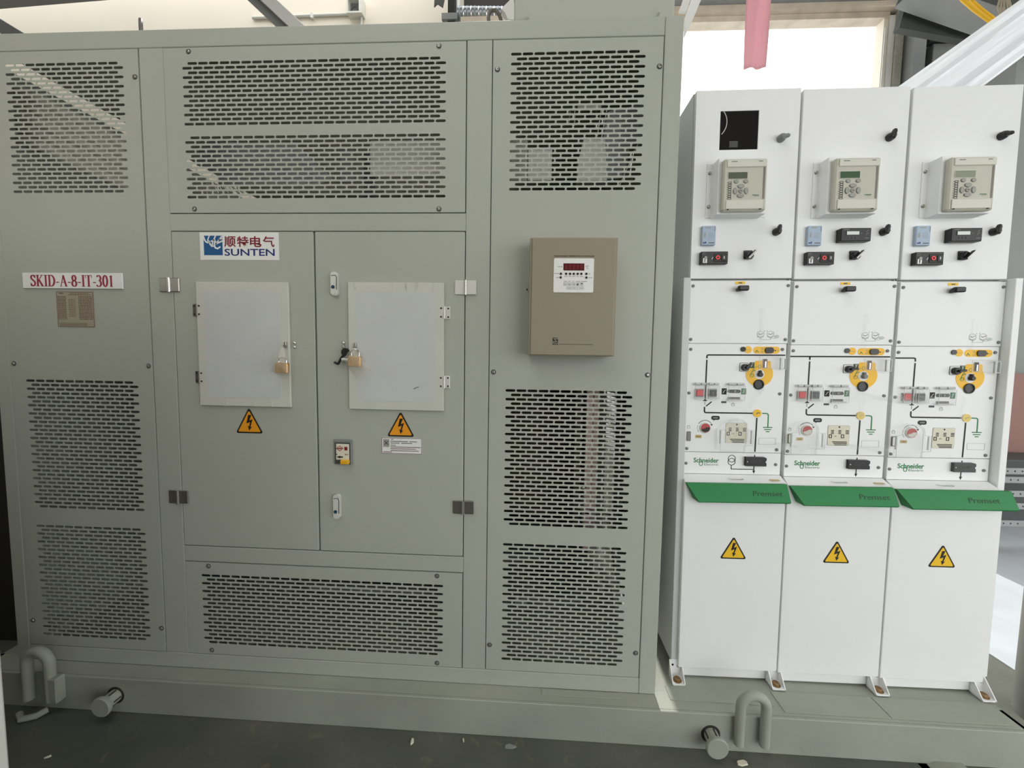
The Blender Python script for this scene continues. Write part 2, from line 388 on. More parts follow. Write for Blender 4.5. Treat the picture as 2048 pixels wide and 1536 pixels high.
def stub(x, z):
    b = MB()
    b.cyl((x, YK+.004, z), (x, YK-.045, z), .024, 'skid_paint', 20); b.lathe([(.036, .045), (.037, .047), (.037, .055), (.034, .058)], (x, YK, z), (0, -1, 0), 'skid_paint', 28)
    b.disc(x, z, .033, YK-.0008, YK+.0005, 'core', 28)
    for k in range(5): a = k*1.3; b.box(x+.024*math.cos(a)-.002, x+.024*math.cos(a)+.002, YK-.03, YK-.004, z+.024*math.sin(a)-.002, z+.024*math.sin(a)+.002, 'core')
    return K.part(b, 'capped_pipe')
stub(-2.0379, -.0653); stub(.1745, -.0735)
b = MB().prism([(.875, ZF), (.905, ZF), (.93, ZF+.012), (1.02, ZF+.012), (1.02, ZF)], YK-.07, YK, 'skid_paint').disc(.965, 0, .012, 0, .001, 'ink', 16, X=Matrix.Translation((0, YK-.035, ZF+.0135)) @ Matrix.Rotation(PI/2, 4, 'X'))
K.part(b, 'foot_lug')

# ================================================================== transformer enclosure
enc = thing('transformer_enclosure', 'tall grey metal enclosure with slotted vents and two doors, left of the white cubicles', 'transformer enclosure', (-1.263, 0.75, 0))
E = Under(enc)
XL, XR, ZT, YE = -2.5269, 0.0, 2.3769, 1.5
g = .0029
def panelbox(x0, x1, z0, z1, name, y0=0.0, y1=.04, bev=.002, mt='grey_paint'):
    return E.part(MB().box(x0, x1, y0, y1, z0, z1, mt, bev), name)
panelbox(XL, -2.4733, .0005, 2.3162, 'post'); panelbox(-1.8989, -1.8084, .0605, 2.3162, 'post', .001); panelbox(-.7218, -.6353, .0605, 2.3162, 'post', .001); panelbox(-.0607+.0005, XR, .0005, ZT, 'post')
panelbox(XL, -.0612, 2.3165, ZT, 'top_rail'); panelbox(-2.4730, -.0612, .0005, .0600, 'bottom_rail')
panelbox(-1.8080, -.7222, 1.682, 1.743, 'middle_rail', .0005); panelbox(-1.8080, -.7222, .4367, .4966, 'middle_rail', .0005)
# slotted panels
def vent(X0, X1, Z0, Z1, blocks, screws, label):
    b = MB().slots(X0+g, X1-g, Z0+g, Z1-g, 0.0, blocks, 'grey_paint')
    o = E.part(b, 'vent_panel', None, label)
    for x, z in screws:
        s_ = MB(); s_.disc(x, z, .0090, -.0005, .001, 'dark_grey', 18); screw(s_, x, -.0004, z); E.part(s_, 'screw', o)  # dark disc paints the shading round each screw
    return o
hs = .0395/2
def blk(zt, rows, xe, n_e=11, n_o=11, odd_right=True):
    xa = xe+.0355/2; return (zt, rows, xa, xa+hs if odd_right else xa-hs, n_e, n_o)
vent(-2.4733, -1.8989, .0605, 2.3162, [blk(2.2672, 29, -2.4090), blk(1.1235, 32, -2.4105), blk(.5529, 29, -2.4105)],
     [(-1.9153, 2.2183), (-2.4551, 2.2183), (-2.4551, 1.1876), (-1.9162, 1.1873), (-2.4512, .1629), (-1.9137, .1576)], 'tall left panel with three blocks of slots')
vent(-.6353, -.0607, .0605, 2.3162, [blk(2.2672, 29, -.5715), blk(1.1229, 32, -.5735), blk(.5525, 29, -.5745)],
     [(-.617, 2.2187), (-.0745, 2.2178), (-.6176, 1.188), (-.0739, 1.1871), (-.6196, .1602), (-.0773, .1582)], 'tall right panel with three blocks of slots')
vent(-1.8084, -.7218, 1.743, 2.3162, [blk(2.2602, 14, -1.7185, 23, 24, False), blk(2.0073, 14, -1.7185, 23, 24, False)],
     [(-1.7124, 2.3002), (-.8187, 2.2989), (-1.7126, 1.7594), (-.817, 1.7571)], 'wide panel with two slot blocks above the doors')
vent(-1.8084, -.7218, .0605, .4367, [blk(.3815, 18, -1.7412, 24, 23, True)],
     [(-1.7116, .4197), (-.8203, .42), (-1.7105, .079), (-.8194, .0766)], 'wide slotted panel below the doors')
# shell
panelbox(XL, XL+.003, .0405, ZT-.06, 'side_panel', .041, YE-.01, 0)
E.part(MB().box(XL+.003, XR, YE-.004, YE, .001, 1.20, 'grey_paint').box(XL+.003, XR, YE-.004, YE, 2.33, ZT, 'grey_paint').box(XL+.003, XL+.06, YE-.004, YE, 1.20, 2.33, 'grey_paint').box(-.62, XR, YE-.004, YE, 1.20, 2.33, 'grey_paint'), 'rear_panel')  # opening left in the unseen rear to light the inside
r_ = MB().box(XL, XR, .0405, YE-.0045, ZT-.004, ZT, 'grey_paint')
E.part(r_, 'roof_panel')
E.part(MB().box(XR-.003, XR, .041, YE-.005, .05, ZT-.005, 'grey_paint'), 'side_panel')
# doors
def door(x0, x1, label):
    return E.part(MB().box(x0+g, x1-g, -.0005, .035, .4966+g, 1.682-g, 'grey_paint', .0025), 'door', None, label)
dl = door(-1.8084, -1.2699, 'left door with a translucent inspection cover'); dr = door(-1.2699, -.7218, 'right door with latches and interlock')
def big_hinge(x, z, parent, mt):
    b = MB(); b.box(x-.0385, x-.004, -.006, -.001, z-.025, z+.025, mt, .002).box(x+.004, x+.0385, -.006, -.001, z-.025, z+.025, mt, .002)
    for k in range(5): b.cyl((x, -.007, z-.026+k*.0105), (x, -.007, z-.026+k*.0105+.0098), .0058, 'chrome', 14)
    E.part(b, 'hinge', parent)
big_hinge(-1.817, 1.487, dl, 'steel'); big_hinge(-1.817, .690, dl, 'steel_dull'); big_hinge(-.7205, 1.485, dr, 'steel_lit'); big_hinge(-.7225, .6885, dr, 'steel_dull')  # one hinge type, steel tone varied by how each catches the light
def cover(x0, x1, z0, z1, parent, side, seed):
    rnd = random.Random(seed)
    b = MB(); b.box(x0, x1, -.011, -.0008, z0, z1, 'cover_border', .0015)
    b.rrect(x0+.030, x1-.032, z0+.032, z1-.032, .006, -.0117, -.011, 'cover_pane')
    zc = z1 if side > 0 else z0
    for k in range(7 if side > 0 else 4):       # wrinkles of the pasted film at one edge
        x = x0+.02+(x1-x0-.04)*rnd.random(); h = .015+.03*rnd.random()
        b.stroke([(x, zc), (x+.002*rnd.uniform(-1, 1), zc-side*h/2), (x+.006*rnd.uniform(-1, 1), zc-side*h)], .0022, -.0128, -.0112, 'cover_border')
    return E.part(b, 'inspection_cover', parent)
cl_ = cover(-1.7105, -1.3635, 1.0450, 1.4975, dl, -1, 3); cr_ = cover(-1.1435, -.796, 1.0440, 1.5000, dr, 1, 5)
E.part(MB().stroke([(-.905, 1.122), (-.892, 1.128), (-.886, 1.131)], .004, -.0122, -.0117, 'mid_grey'), 'scuff_mark', dr)
def small_hinge(x, z, parent, sgn, mt):
    b = MB(); b.box(min(x, x+sgn*.02), max(x, x+sgn*.02), -.004, -.0008, z-.022, z+.022, mt, .001).cyl((x, -.010, z-.022), (x, -.010, z+.022), .004, mt, 12)
    for dz in (-.015, .015): b.disc(x+sgn*.013, z+dz, .0032, -.0048, -.004, 'ink', 12); b.disc(x-sgn*.011, z+dz, .0032, -.0127, -.0118, 'ink', 12)
    E.part(b, 'cover_hinge', parent)
small_hinge(-1.7115, 1.396, dl, -1, 'steel_dull'); small_hinge(-1.7115, 1.150, dl, -1, 'steel_dull'); small_hinge(-.7945, 1.396, dr, 1, 'steel_lit'); small_hinge(-.7945, 1.149, dr, 1, 'steel_lit')  # left hinges in a shaded steel tone, right ones in a lit tone
def latch(x, zt, zb, parent):
    b = MB(); b.rrect(x-.013, x+.013, zb, zt, .012, -.014, -.0008, 'steel_lit', 6)
    b.rrect(x-.0095, x+.006, zb+.004, zt-.018, .007, -.019, -.0145, 'steel_lit', 5); b.stroke([(x-.010, zt-.014), (x+.006, zt-.013), (x+.010, zt-.022), (x+.0095, zb+.022)], .0022, -.0152, -.0142, 'dark_grey')
    b.disc(x-.001, zb+.030, .0062, -.021, -.018, 'black', 18); b.disc(x-.001, zb+.030, .003, -.0218, -.021, 'logo_blue', 12)
    E.part(b, 'swing_latch', parent)
latch(-1.192, 1.5365, 1.4515, dr); latch(-1.1955, .7225, .6305, dr)
for x, z, p_ in ((-1.3484, 1.2811, dl), (-1.3484, 1.2660, dl), (-1.1648, 1.2840, dr), (-1.1648, 1.2700, dr)):
    E.part(MB().lathe([(.0065, 0), (.0065, .002), (.0055, .005), (.003, .007), (.0005, .0076)], (x, -.0006, z), (0, -1, 0), 'chrome', 16), 'stud', p_)
for x, p_ in ((-1.3745, dl), (-1.1160, dr)):   # hasp loops on the covers
    b = MB().box(x-.004, x+.004, -.020, -.0115, 1.262, 1.284, 'steel', .001).arc(x, 1.268, .005, 0, 2*PI, .002, -.022, -.018, 'steel', 14); E.part(b, 'hasp', p_)
b = MB(); warning_triangle(b, -1.5300, .9425, 1.0395, .106, -.0009, 'sign_orange'); E.part(b, 'warning_sign', dl, 'orange electric shock warning triangle')
b = MB(); warning_triangle(b, -.9560, .9448, 1.0385, .103, -.0009, 'sign_orange'); E.part(b, 'warning_sign', dr, 'orange electric shock warning triangle')
# notice plate
b = MB(); x0, x1, z0, z1 = -1.0275, -.8770, .8805, .9405; y = -.0009
b.box(x0, x1, y-.001, y, z0, z1, 'label_white'); b.stroke([(x0+.0015, z0+.0015), (x1-.0015, z0+.0015), (x1-.0015, z1-.0015), (x0+.0015, z1-.0015)], .0016, y-.0014, y-.0008, 'red_brown', closed=True)
b.box(x0+.006, x0+.029, y-.0013, y-.0009, z1-.035, z1-.006, 'relay_key'); b.stroke([(x0+.011, z1-.027), (x0+.025, z1-.013)], .002, y-.0018, y-.0012, 'ink'); b.stroke([(x0+.011, z1-.013), (x0+.025, z1-.027)], .002, y-.0018, y-.0012, 'ink')
for k, (zz, a, c) in enumerate(((.006, .036, .044), (.0135, .034, .098), (.0135, .105, .132), (.020, .034, .068), (.020, .074, .114), (.028, .034, .053), (.0345, .034, .145), (.041, .034, .128), (.048, .034, .138), (.0535, .006, .038))):
    xx = x0+a
    while xx < x0+c-.001:
        b.box(xx, min(xx+.0032, x0+c), y-.0014, y-.0009, z1-zz-.0016, z1-zz+.0014, 'red_brown' if k > 5 else 'dark_grey'); xx += .0042
E.part(b, 'notice_plate', dr, 'small white printed safety notice')
# interlock
b = MB(); x0, x1, z0, z1 = -1.2038, -1.1375, .8370, .9291
b.box(x0, x1, -.010, -.0008, z0, z1, 'mid_grey', .002).box(x0+.004, x1-.004, -.0106, -.0098, z0+.003, z1-.010, 'dark_grey'); b.box(x0+.010, x1-.008, -.014, -.0100, z0+.018, z1-.015, 'card', .001)
cx, cz = x0+.024, z1-.031
b.stroke([(cx-.013, cz), (cx, cz+.009), (cx+.013, cz), (cx, cz-.009)], .0018, -.0148, -.0138, 'red_ink', closed=True); b.box(cx-.008, cx+.008, -.0147, -.0138, cz-.002, cz+.002, 'red_ink')
b.box(x1-.024, x1-.013, -.0148, -.0138, cz-.007, cz+.006, 'maroon_ink'); b.disc(x1-.02, cz-.0225, .0022, -.0147, -.0138, 'ink', 10); b.disc(x1-.013, cz-.0225, .0022, -.0147, -.0138, 'red_ink', 10); b.disc(x0+.013, cz-.0225, .002, -.0147, -.0138, 'ink', 10)
b.box(x0+.015, x0+.036, -.0152, -.0138, cz-.034, cz-.030, 'ink'); b.disc(x0+.024, cz-.032, .0042, -.016, -.0138, 'ink', 12)
b.box(x0+.030, x1-.005, -.026, -.0105, z0+.004, z0+.020, 'yellow_plastic', .003)
E.part(b, 'door_interlock', dr, 'small grey interlock unit with a yellow lever')
# sticker with company logo
b = MB(); x0, x1, z0, z1 = -1.6960, -1.3995, 1.5785, 1.6763; W, H = x1-x0, z1-z0; y = -.0008
b.box(x0, x1, y-.0006, y, z0, z1, 'label_white')
q = lambda u, v: (x0+u*W, z1-v*H)
a0, a1 = q(.05, .83), q(.288, .12)
b.box(a0[0], a1[0], y-.0009, y-.0005, a0[1], a1[1], 'logo_blue')
def lg(pts, wd=.0052): b.stroke([q(u, v) for u, v in pts], wd, y-.0014, y-.0008, 'label_white')
lg([(.045, .12), (.06, .24), (.075, .33), (.095, .37), (.125, .37)]); lg([(.125, .12), (.105, .26), (.105, .33)], .004)
lg([(.115, .30), (.13, .42), (.15, .50), (.185, .50)], .0052); lg([(.205, .12), (.165, .36), (.155, .48)], .0045); lg([(.14, .33), (.20, .26)], .004)
lg([(.20, .30), (.185, .44), (.195, .56), (.225, .59), (.262, .52)], .0052); lg([(.285, .14), (.22, .36), (.195, .44)], .0045); lg([(.20, .42), (.262, .35), (.288, .31)], .005); lg([(.235, .28), (.288, .22)], .0035)
for k, ch in enumerate('顺特电气'):
    u0 = .312+k*.1625; b.text(ch, *[q(u0, 0)[0], q(u0+.145, 0)[0]], q(0, .53)[1], q(0, .14)[1], y-.0006, 'maroon_ink', bold=.016)
b.text('SUNTEN', q(.312, 0)[0], q(.945, 0)[0], q(0, .85)[1], q(0, .595)[1], y-.0006, 'navy_ink', bold=.012)
E.part(b, 'logo_sticker', dl, 'white sticker with blue logo and red characters')

# number plate with serif lettering, drawn stroke by stroke
def serif(b, s_, x0, x1, z0, z1, y, mt):
    H = z1-z0; adv = {'S': .50, 'K': .66, 'I': .34, 'D': .66, '-': .34, 'A': .66, '8': .50, 'T': .60, '3': .50, '0': .56, '1': .38}
    tot = sum(adv[c] for c in s_); sx = (x1-x0)/tot; x = x0; thick, thin = .0066, .0020
    def L(p, wd=thick, nib=None): b.stroke([(x+u*sx, z0+v*H) for u, v in p], wd, y-.0006, y, mt, nib=nib)
    def A(cu, cv, ru, rv, a, c): b.arc(x+cu*sx, z0+cv*H, ru*sx, math.radians(a), math.radians(c), thick*1.05, y-.0006, y, mt, 18, rz=rv*H, nib=thin)
    def stem(u, v0=0, v1=1, s0=True, s1=True):
        L([(u, v0), (u, v1)])
        if s0: L([(u-.13, v0+.012), (u+.13, v0+.012)], thin)
        if s1: L([(u-.13, v1-.012), (u+.13, v1-.012)], thin)
    for c in s_:
        if c == 'S':
            L([(.42, .70), (.42, .98)], thin); L([(.06, .02), (.06, .32)], thin)
            P = [(.41, .80), (.34, .95), (.22, .98), (.10, .90), (.08, .76), (.14, .64), (.26, .53), (.37, .42), (.42, .28), (.38, .11), (.26, .02), (.14, .05), (.07, .20)]
            L(P, thick*1.0, thin*1.5)
        elif c == 'K':
            stem(.14); L([(.16, .42), (.50, .97)], thin*1.3); L([(.26, .56), (.54, .02)], thick); L([(.40, .988), (.60, .988)], thin); L([(.42, .012), (.66, .012)], thin)
        elif c == 'I': stem(.17)
        elif c == 'D':
            stem(.14, s0=False, s1=False); L([(.02, .012), (.30, .012)], thin); L([(.02, .988), (.30, .988)], thin); A(.26, .5, .30, .488, -90, 90)
        elif c == '-': L([(.05, .36), (.29, .36)], .0034)
        elif c == 'A':
            L([(.10, .01), (.33, .98)], thin*1.3); L([(.32, .99), (.55, .01)], thick); L([(.19, .36), (.45, .36)], thin); L([(.02, .012), (.20, .012)], thin); L([(.44, .012), (.66, .012)], thin)
        elif c == '8': A(.24, .75, .14, .235, 0, 360); A(.24, .26, .175, .25, 0, 360)
        elif c == 'T': stem(.29, s1=False); L([(.03, .985), (.55, .985)], thin); L([(.035, .76), (.035, .99)], thin); L([(.545, .76), (.545, .99)], thin)
        elif c == '3': A(.20, .75, .16, .235, 150, -80); A(.19, .27, .20, .26, 85, -150)
        elif c == '0': A(.24, .5, .17, .49, 0, 360)
        elif c == '1': L([(.18, 0), (.18, .99)]); L([(.06, .012), (.30, .012)], thin); L([(.05, .86), (.18, .97)], thin)
        x += adv[c]*sx
b = MB().box(-2.3895, -1.9965, -.006, -.0005, 1.4708, 1.5279, 'label_white', .001); serif(b, 'SKID-A-8-IT-301', -2.358, -2.030, 1.4785, 1.5195, -.006, 'red_ink')
E.part(b, 'number_plate', None, 'white plate with red serif lettering')
# rating plate
b = MB(); x0, x1, z0, z1 = -2.2648, -2.1177, 1.3290, 1.4607; b.box(x0, x1, -.0018, -.0004, z0, z1, 'plate_metal'); rnd = random.Random(4)
b.stroke([(x0+.002, z0+.002), (x1-.002, z0+.002), (x1-.002, z1-.002), (x0+.002, z1-.002)], .0012, -.0022, -.0016, 'red_brown', closed=True)
def dash(xa, xb, z, hh=.0024):
    xx = xa
    while xx < xb: ln = rnd.uniform(.003, .009); b.box(xx, min(xx+ln, xb), -.0022, -.0016, z-hh/2, z+hh/2, 'red_brown'); xx += ln+rnd.uniform(.0012, .003)
dash(x0+.012, x0+.03, z1-.007, .004); dash(x0+.055, x1-.02, z1-.006); dash(x0+.05, x1-.01, z1-.012)
for k in range(17):
    z = z1-.019-k*.0052; dash(x0+.005, x0+.038, z); 
    if 1 < k < 15: dash(x0+.048, x0+.075, z, .0016)
    dash(x0+.088, x1-.006, z)
for k in range(3): dash(x0+.01, x1-.03, z0+.014-k*.0042, .0016)
E.part(b, 'rating_plate', None, 'small metal plate with red-brown printed rows')

# things on the roof
for x, z, ang in ((-.6385, ZT, .55), (-1.983, ZT, 2.345)):
    X = Matrix.Translation((x, .10, z)) @ Matrix.Rotation(ang, 4, 'Z')
    b = MB().tube([(.026*math.cos(2*PI*i/24), 0, .078+.034*math.sin(2*PI*i/24)) for i in range(24)], .0065, 'steel_dull', 10, closed=True, X=X).cyl((0, 0, 0), (0, 0, .048), .008, 'steel_dull', 14, X=X)
    E.part(b, 'eye_bolt')

# ================================================================== the transformer behind the slots
tr = thing('dry_type_transformer', 'dark resin cast transformer seen through the vent slots of the grey enclosure', 'transformer', (-1.263, .80, 0))
T = Under(tr)
for xc in (-2.02, -1.26, -.50):
    b = MB().lathe([(.26, 0), (.31, .02), (.32, .05), (.32, 1.15), (.31, 1.18), (.26, 1.20)], (xc, .80, .45), (0, 0, 1), 'resin', 40); c_ = T.part(b, 'coil')
    for dx in (-.12, .12):
        T.part(MB().lathe([(.030, 0), (.045, .008), (.030, .02), (.045, .03), (.030, .045), (.03, .06)], (xc+dx, .475, 1.25), (0, -1, 0), 'resin', 18), 'terminal', c_)
T.part(MB().box(-2.35, -.20, .66, .94, 1.70, 1.92, 'core', .01), 'core_yoke'); T.part(MB().box(-2.35, -.20, .66, .94, .20, .42, 'core', .01), 'core_yoke')
T.part(MB().box(-2.35, -.18, .56, .60, 1.70, 1.90, 'grey_paint', .004).box(-2.35, -.18, .50, .56, 1.885, 1.90, 'grey_paint'), 'yoke_clamp')
T.part(MB().box(-2.35, -.18, .56, .60, .22, .40, 'dark_steel', .004), 'yoke_clamp')
for xa in (-2.30, -1.32, -.36): T.part(MB().box(xa, xa+.12, .6, 1.0, .001, .215, 'dark_steel'), 'base_foot')
yi = .09
T.part(MB().box(-1.100, -.795, yi, yi+.006, 1.909, 2.038, 'insulator', .002), 'insulating_board')
T.part(MB().box(-.600, -.512, yi, yi+.006, 1.889, 2.033, 'mid_pale', .002), 'insulating_board')
T.part(MB().box(-.510, -.422, yi-.003, yi+.006, 1.889, 2.003, 'insulator', .002), 'insulating_board')
T.part(MB().prism([(-.327, 1.890), (-.325, 1.965), (-.310, 2.032), (-.232, 2.032), (-.221, 1.890)], yi, yi+.05, 'insulator'), 'terminal_cover')
T.part(MB().prism([(-.222, 1.897), (-.237, 2.045), (-.224, 2.135), (-.098, 2.161), (-.097, 2.043), (-.142, 2.009), (-.156, 1.903)], yi+.012, yi+.016, 'mid_steel'), 'cable_sheath')
T.part(MB().prism([(-1.80, 2.066), (-1.423, 2.060), (-1.264, 1.919), (-1.347, 1.896), (-1.731, 1.899), (-1.729, 1.946), (-1.818, 1.978)], yi+.05, yi+.054, 'mid_steel'), 'sloping_plate')
T.part(MB().box(-1.224, -1.175, yi+.03, yi+.034, 1.90, 2.02, 'mid_grey').box(-1.150, -1.105, yi+.06, yi+.064, 1.86, 2.02, 'dark_grey'), 'spacer')
T.part(MB().box(-.334, -.250, yi-.004, yi+.01, 2.137, 2.154, 'mid_pale', .001), 'support_bracket')
def rods(name, prs, r, mt):
    for (xa, za), (xb, zb) in prs: T.part(MB().cyl((xa, yi, za), (xb, yi, zb), r, mt, 8), name)
rods('rod', [((-.360, 2.14), (-.363, 2.085)), ((-.344, 2.145), (-.343, 2.08)), ((-.248, 2.14), (-.260, 2.045)), ((-.228, 2.14), (-.246, 2.03)), ((-.112, 2.02), (-.175, 1.868)), ((-.128, 1.99), (-.140, 1.90))], .0022, 'chrome')
T.part(MB().box(-.271, -.246, yi, yi+.010, .50, 1.20, 'copper_pink', .002), 'busbar'); T.part(MB().box(-.239, -.217, yi+.035, yi+.045, .50, 1.20, 'copper_pink', .002), 'busbar'); T.part(MB().box(-.300, -.275, yi+.10, yi+.11, .50, 1.20, 'resin', .002), 'busbar')
b = MB().box(-.196, -.161, yi, yi+.010, .50, 1.20, 'mid_pale', .003)
for k in range(46): b.prism([(-.1965, .512+k*.015), (-.1605, .503+k*.015), (-.1605, .510+k*.015), (-.1965, .519+k*.015)], yi-.003, yi+.001, 'chrome')
T.part(b, 'braided_strap')
b = MB()
for k in range(40): b.arc(-.128, .60+k*.0135, .0105, 0, 2*PI, .004, yi+.004, yi+.012, 'chrome' if k % 2 else 'mid_grey', 10)
b.box(-.133, -.123, yi+.012, yi+.016, .55, 1.15, 'mid_grey'); T.part(b, 'link_chain')
T.part(MB().prism([(-.281, .743), (-.262, .743), (-.262, .754), (-.270, .752)], yi, yi+.01, 'label_white'), 'clip'); T.part(MB().box(-.299, -.238, yi, yi+.012, .6615, .664, 'chrome').box(-.265, -.222, yi, yi+.012, .642, .656, 'mid_grey'), 'clip')
T.part(MB().box(-.519, -.268, yi, yi+.012, .2875, .3005, 'steel', .002).box(-.46, -.29, yi, yi+.01, .274, .2765, 'chrome').box(-.533, -.484, yi+.01, yi+.02, .250, .296, 'mid_grey', .002), 'earth_bar')
T.part(MB().box(-1.384, -.815, yi+.02, yi+.03, .268, .296, 'mid_grey', .002), 'earth_bar')
for pts, w_, mt in (([(-.226, .53), (-.218, .43), (-.188, .335)], .016, 'chrome'), ([(-.182, .54), (-.165, .43), (-.136, .34), (-.112, .21)], .030, 'mid_pale'), ([(-.150, .52), (-.128, .42), (-.118, .36)], .020, 'mid_grey')):
    T.part(MB().stroke(pts, w_, yi+.004, yi+.010, mt), 'flexible_link')
b = MB().box(-1.822, -1.737, yi, yi+.02, 1.83, 1.905, 'mid_pale', .004); T.part(b, 'end_block')
b = MB()
for k in range(6): b.cyl((-1.712+k*.019, yi, 1.890-.004*k), (-1.690+k*.02, yi, 1.848), .004, 'steel', 8)
T.part(b, 'coil_spring')
for k in range(5):
    T.part(MB().tube([(-2.495, .10+.006*(k % 2), 2.236-.044*k), (-2.40, .10+.006*(k % 2), 2.205-.044*k), (-2.22, .105, 2.115-.042*k), (-2.02, .11, 2.005-.036*k)], .0235, 'mid_pale', 12), 'power_cable')

# ================================================================== temperature controller on the right panel
tc_ = thing('temperature_controller', 'beige wall box with white display panel on the right of the grey enclosure', 'temperature controller', (-.352, 0, 1.2505))
U = Under(tc_); yf = -.09
U.part(MB().box(-.4945, -.2085, -.085, -.0006, 1.250, 1.6345, 'beige_box', .002), 'housing')
lid = U.part(MB().box(-.4882, -.2140, yf, -.0755, 1.2508, 1.6337, 'beige_box', .003), 'lid')
b = MB().rrect(-.4150, -.2850, 1.4572, 1.5668, .004, yf-.0018, yf-.0002, 'label_white')
b.box(-.3837, -.3162, yf-.0026, yf-.0015, 1.5280, 1.5505, 'display_red')
for k in range(5): b.text('8', -.3790+k*.0125, -.3705+k*.0125, 1.5315, 1.5470, yf-.0026, 'maroon_ink', .0003)
b.text('℃', -.3115, -.3035, 1.5330, 1.5440, yf-.0018, 'mid_grey', .0003)
for x, z in ((-.3914, 1.5172), (-.3745, 1.5172), (-.3618, 1.5172), (-.3498, 1.5172), (-.3371, 1.5172), (-.3251, 1.5172), (-.3088, 1.5172), (-.3918, 1.5052), (-.3085, 1.5052)): b.disc(x, z, .0037, yf-.0036, yf-.0015, 'ink', 16)
for i, x in enumerate((-.3767, -.3634, -.3501, -.3362, -.3229)):
    b.stroke([(x-.0045, 1.4795), (x+.0045, 1.4795), (x+.0045, 1.4890), (x-.0045, 1.4890)], .0007, yf-.0024, yf-.0016, 'mid_grey', closed=True)
    if i == 3: b.prism([(x-.0035, 1.4812), (x, 1.4875), (x+.0035, 1.4812)], yf-.0026, yf-.0016, 'ink')
    elif i == 4: b.prism([(x-.003, 1.4872), (x+.003, 1.4872), (x, 1.4818)], yf-.0026, yf-.0016, 'ink')
    else: b.stroke([(x-.003, 1.486), (x-.001, 1.482), (x+.001, 1.485), (x+.003, 1.4815)], .0009, yf-.0024, yf-.0016, 'mid_grey')
b.stroke([(-.3710, 1.4675), (-.3165, 1.4675), (-.3165, 1.4755), (-.3710, 1.4755)], .0007, yf-.0024, yf-.0016, 'mid_grey', closed=True)
for xa, xb, z in ((-.403, -.387, 1.5400), (-.4125, -.3975, 1.5180), (-.407, -.3985, 1.5052), (-.302, -.296, 1.5172), (-.302, -.289, 1.5052), (-.381, -.367, 1.5092), (-.365, -.358, 1.5092), (-.354, -.345, 1.5092), (-.340, -.334, 1.5092), (-.330, -.319, 1.5088), (-.3815, -.371, 1.4930), (-.367, -.360, 1.4930), (-.3535, -.3475, 1.4930), (-.343, -.328, 1.4930), (-.325, -.306, 1.4930), (-.368, -.355, 1.4715), (-.352, -.343, 1.4715), (-.339, -.336, 1.4715), (-.331, -.319, 1.4715)):
    b.box(xa, xb, yf-.0023, yf-.0017, z-.0009, z+.0009, 'relay_key')
U.part(b, 'display_panel', lid, 'white panel with dark red digital display and black keys')
U.part(MB().text('TRANSFORMER TEMPERATURE CONTROLLER', -.4152, -.2842, 1.5722, 1.5765, yf-.0002, 'ink', .0003, bold=.012), 'title_lettering', lid)
b = MB(); x0, z0 = -.4135, 1.2925
b.box(x0, x0+.0175, yf-.0006, yf, z0, z0+.0165, 'ink'); b.stroke([(x0+.0175, z0+.0135), (x0+.012, z0+.0165-.0035), (x0+.0045, z0+.0125), (x0+.0135, z0+.0045), (x0+.0055, z0+.0035), (x0, z0+.003)], .0030, yf-.001, yf-.0004, 'beige_box')
for k in range(3): b.box(x0+k*.0065, x0+.0045+k*.0065, yf-.0006, yf, z0-.0065, z0-.0025, 'ink')
xx = -.3926
while xx < -.2845: b.box(xx, xx+.0028, yf-.0005, yf, 1.2872, 1.2890, 'dark_grey'); xx += .0036
U.part(b, 'maker_mark', lid)
b = MB()
for z in (1.601, 1.318): b.cyl((-.2070, -.06, z-.006), (-.2070, -.06, z+.006), .0032, 'chrome', 10)
U.part(b, 'hinge_pin')
U.part(MB().box(-.4995, -.4900, -.075, -.055, 1.462, 1.490, 'steel', .001).cyl((-.4995, -.065, 1.47), (-.504, -.065, 1.47), .004, 'black', 10), 'lock')

# ================================================================== padlocks, bags, key
def padlock(x, zt, zb, wd, shackle_top, y, label, rot):
    r = thing('padlock', label, 'padlock', (x, y, shackle_top), (0, rot, 0), 'padlocks on the inspection covers')
    h = zt-zb; d = shackle_top-zt
    MB().box(-wd/2, wd/2, -.008, .008, -d-h, -d, 'brass', .003).build('body', r)
    P = [(-wd*.30, 0, -d-.003), (-wd*.30, 0, -wd*.3)]+[(wd*.30*math.cos(PI-PI*i/10), 0, -wd*.3+wd*.30*math.sin(PI-PI*i/10)) for i in range(11)]+[(wd*.30, 0, -d-.003)]
    MB().tube(P, .0032, 'chrome', 10).build('shackle', r)
    return r
padlock(-1.3805, 1.2090, 1.1715, .0470, 1.2290, -.026, 'brass padlock in a clear bag on the left inspection cover', .05)
padlock(-1.1125, 1.2370, 1.1990, .0460, 1.2620, -.026, 'brass padlock on the right inspection cover beside the black key', .03)
def bag(outline, y, label, seed):
    rnd = random.Random(seed); n = len(outline); cx = sum(p[0] for p in outline)/n; cz = sum(p[1] for p in outline)/n
    vs = [(cx, y-.028, cz)]; fs = []; R = 5
    for k in range(1, R+1):
        for x, z in outline:
            t = k/R; vs.append((cx+(x-cx)*t+rnd.uniform(-.001, .001), y-.012-.016*(1-t*t)+rnd.uniform(-.0025, .0025), cz+(z-cz)*t+rnd.uniform(-.001, .001)))
    for i in range(n): fs.append([0, 1+i, 1+(i+1) % n])
    for k in range(R-1):
        for i in range(n): a = 1+k*n; fs.append([a+i, a+n+i, a+n+(i+1) % n, a+(i+1) % n])
    o = MB().add(vs, fs, 'bag').build('plastic_bag', None, (cx, y, cz)); tag(o, label, 'plastic bag', 'bags around the padlocks')
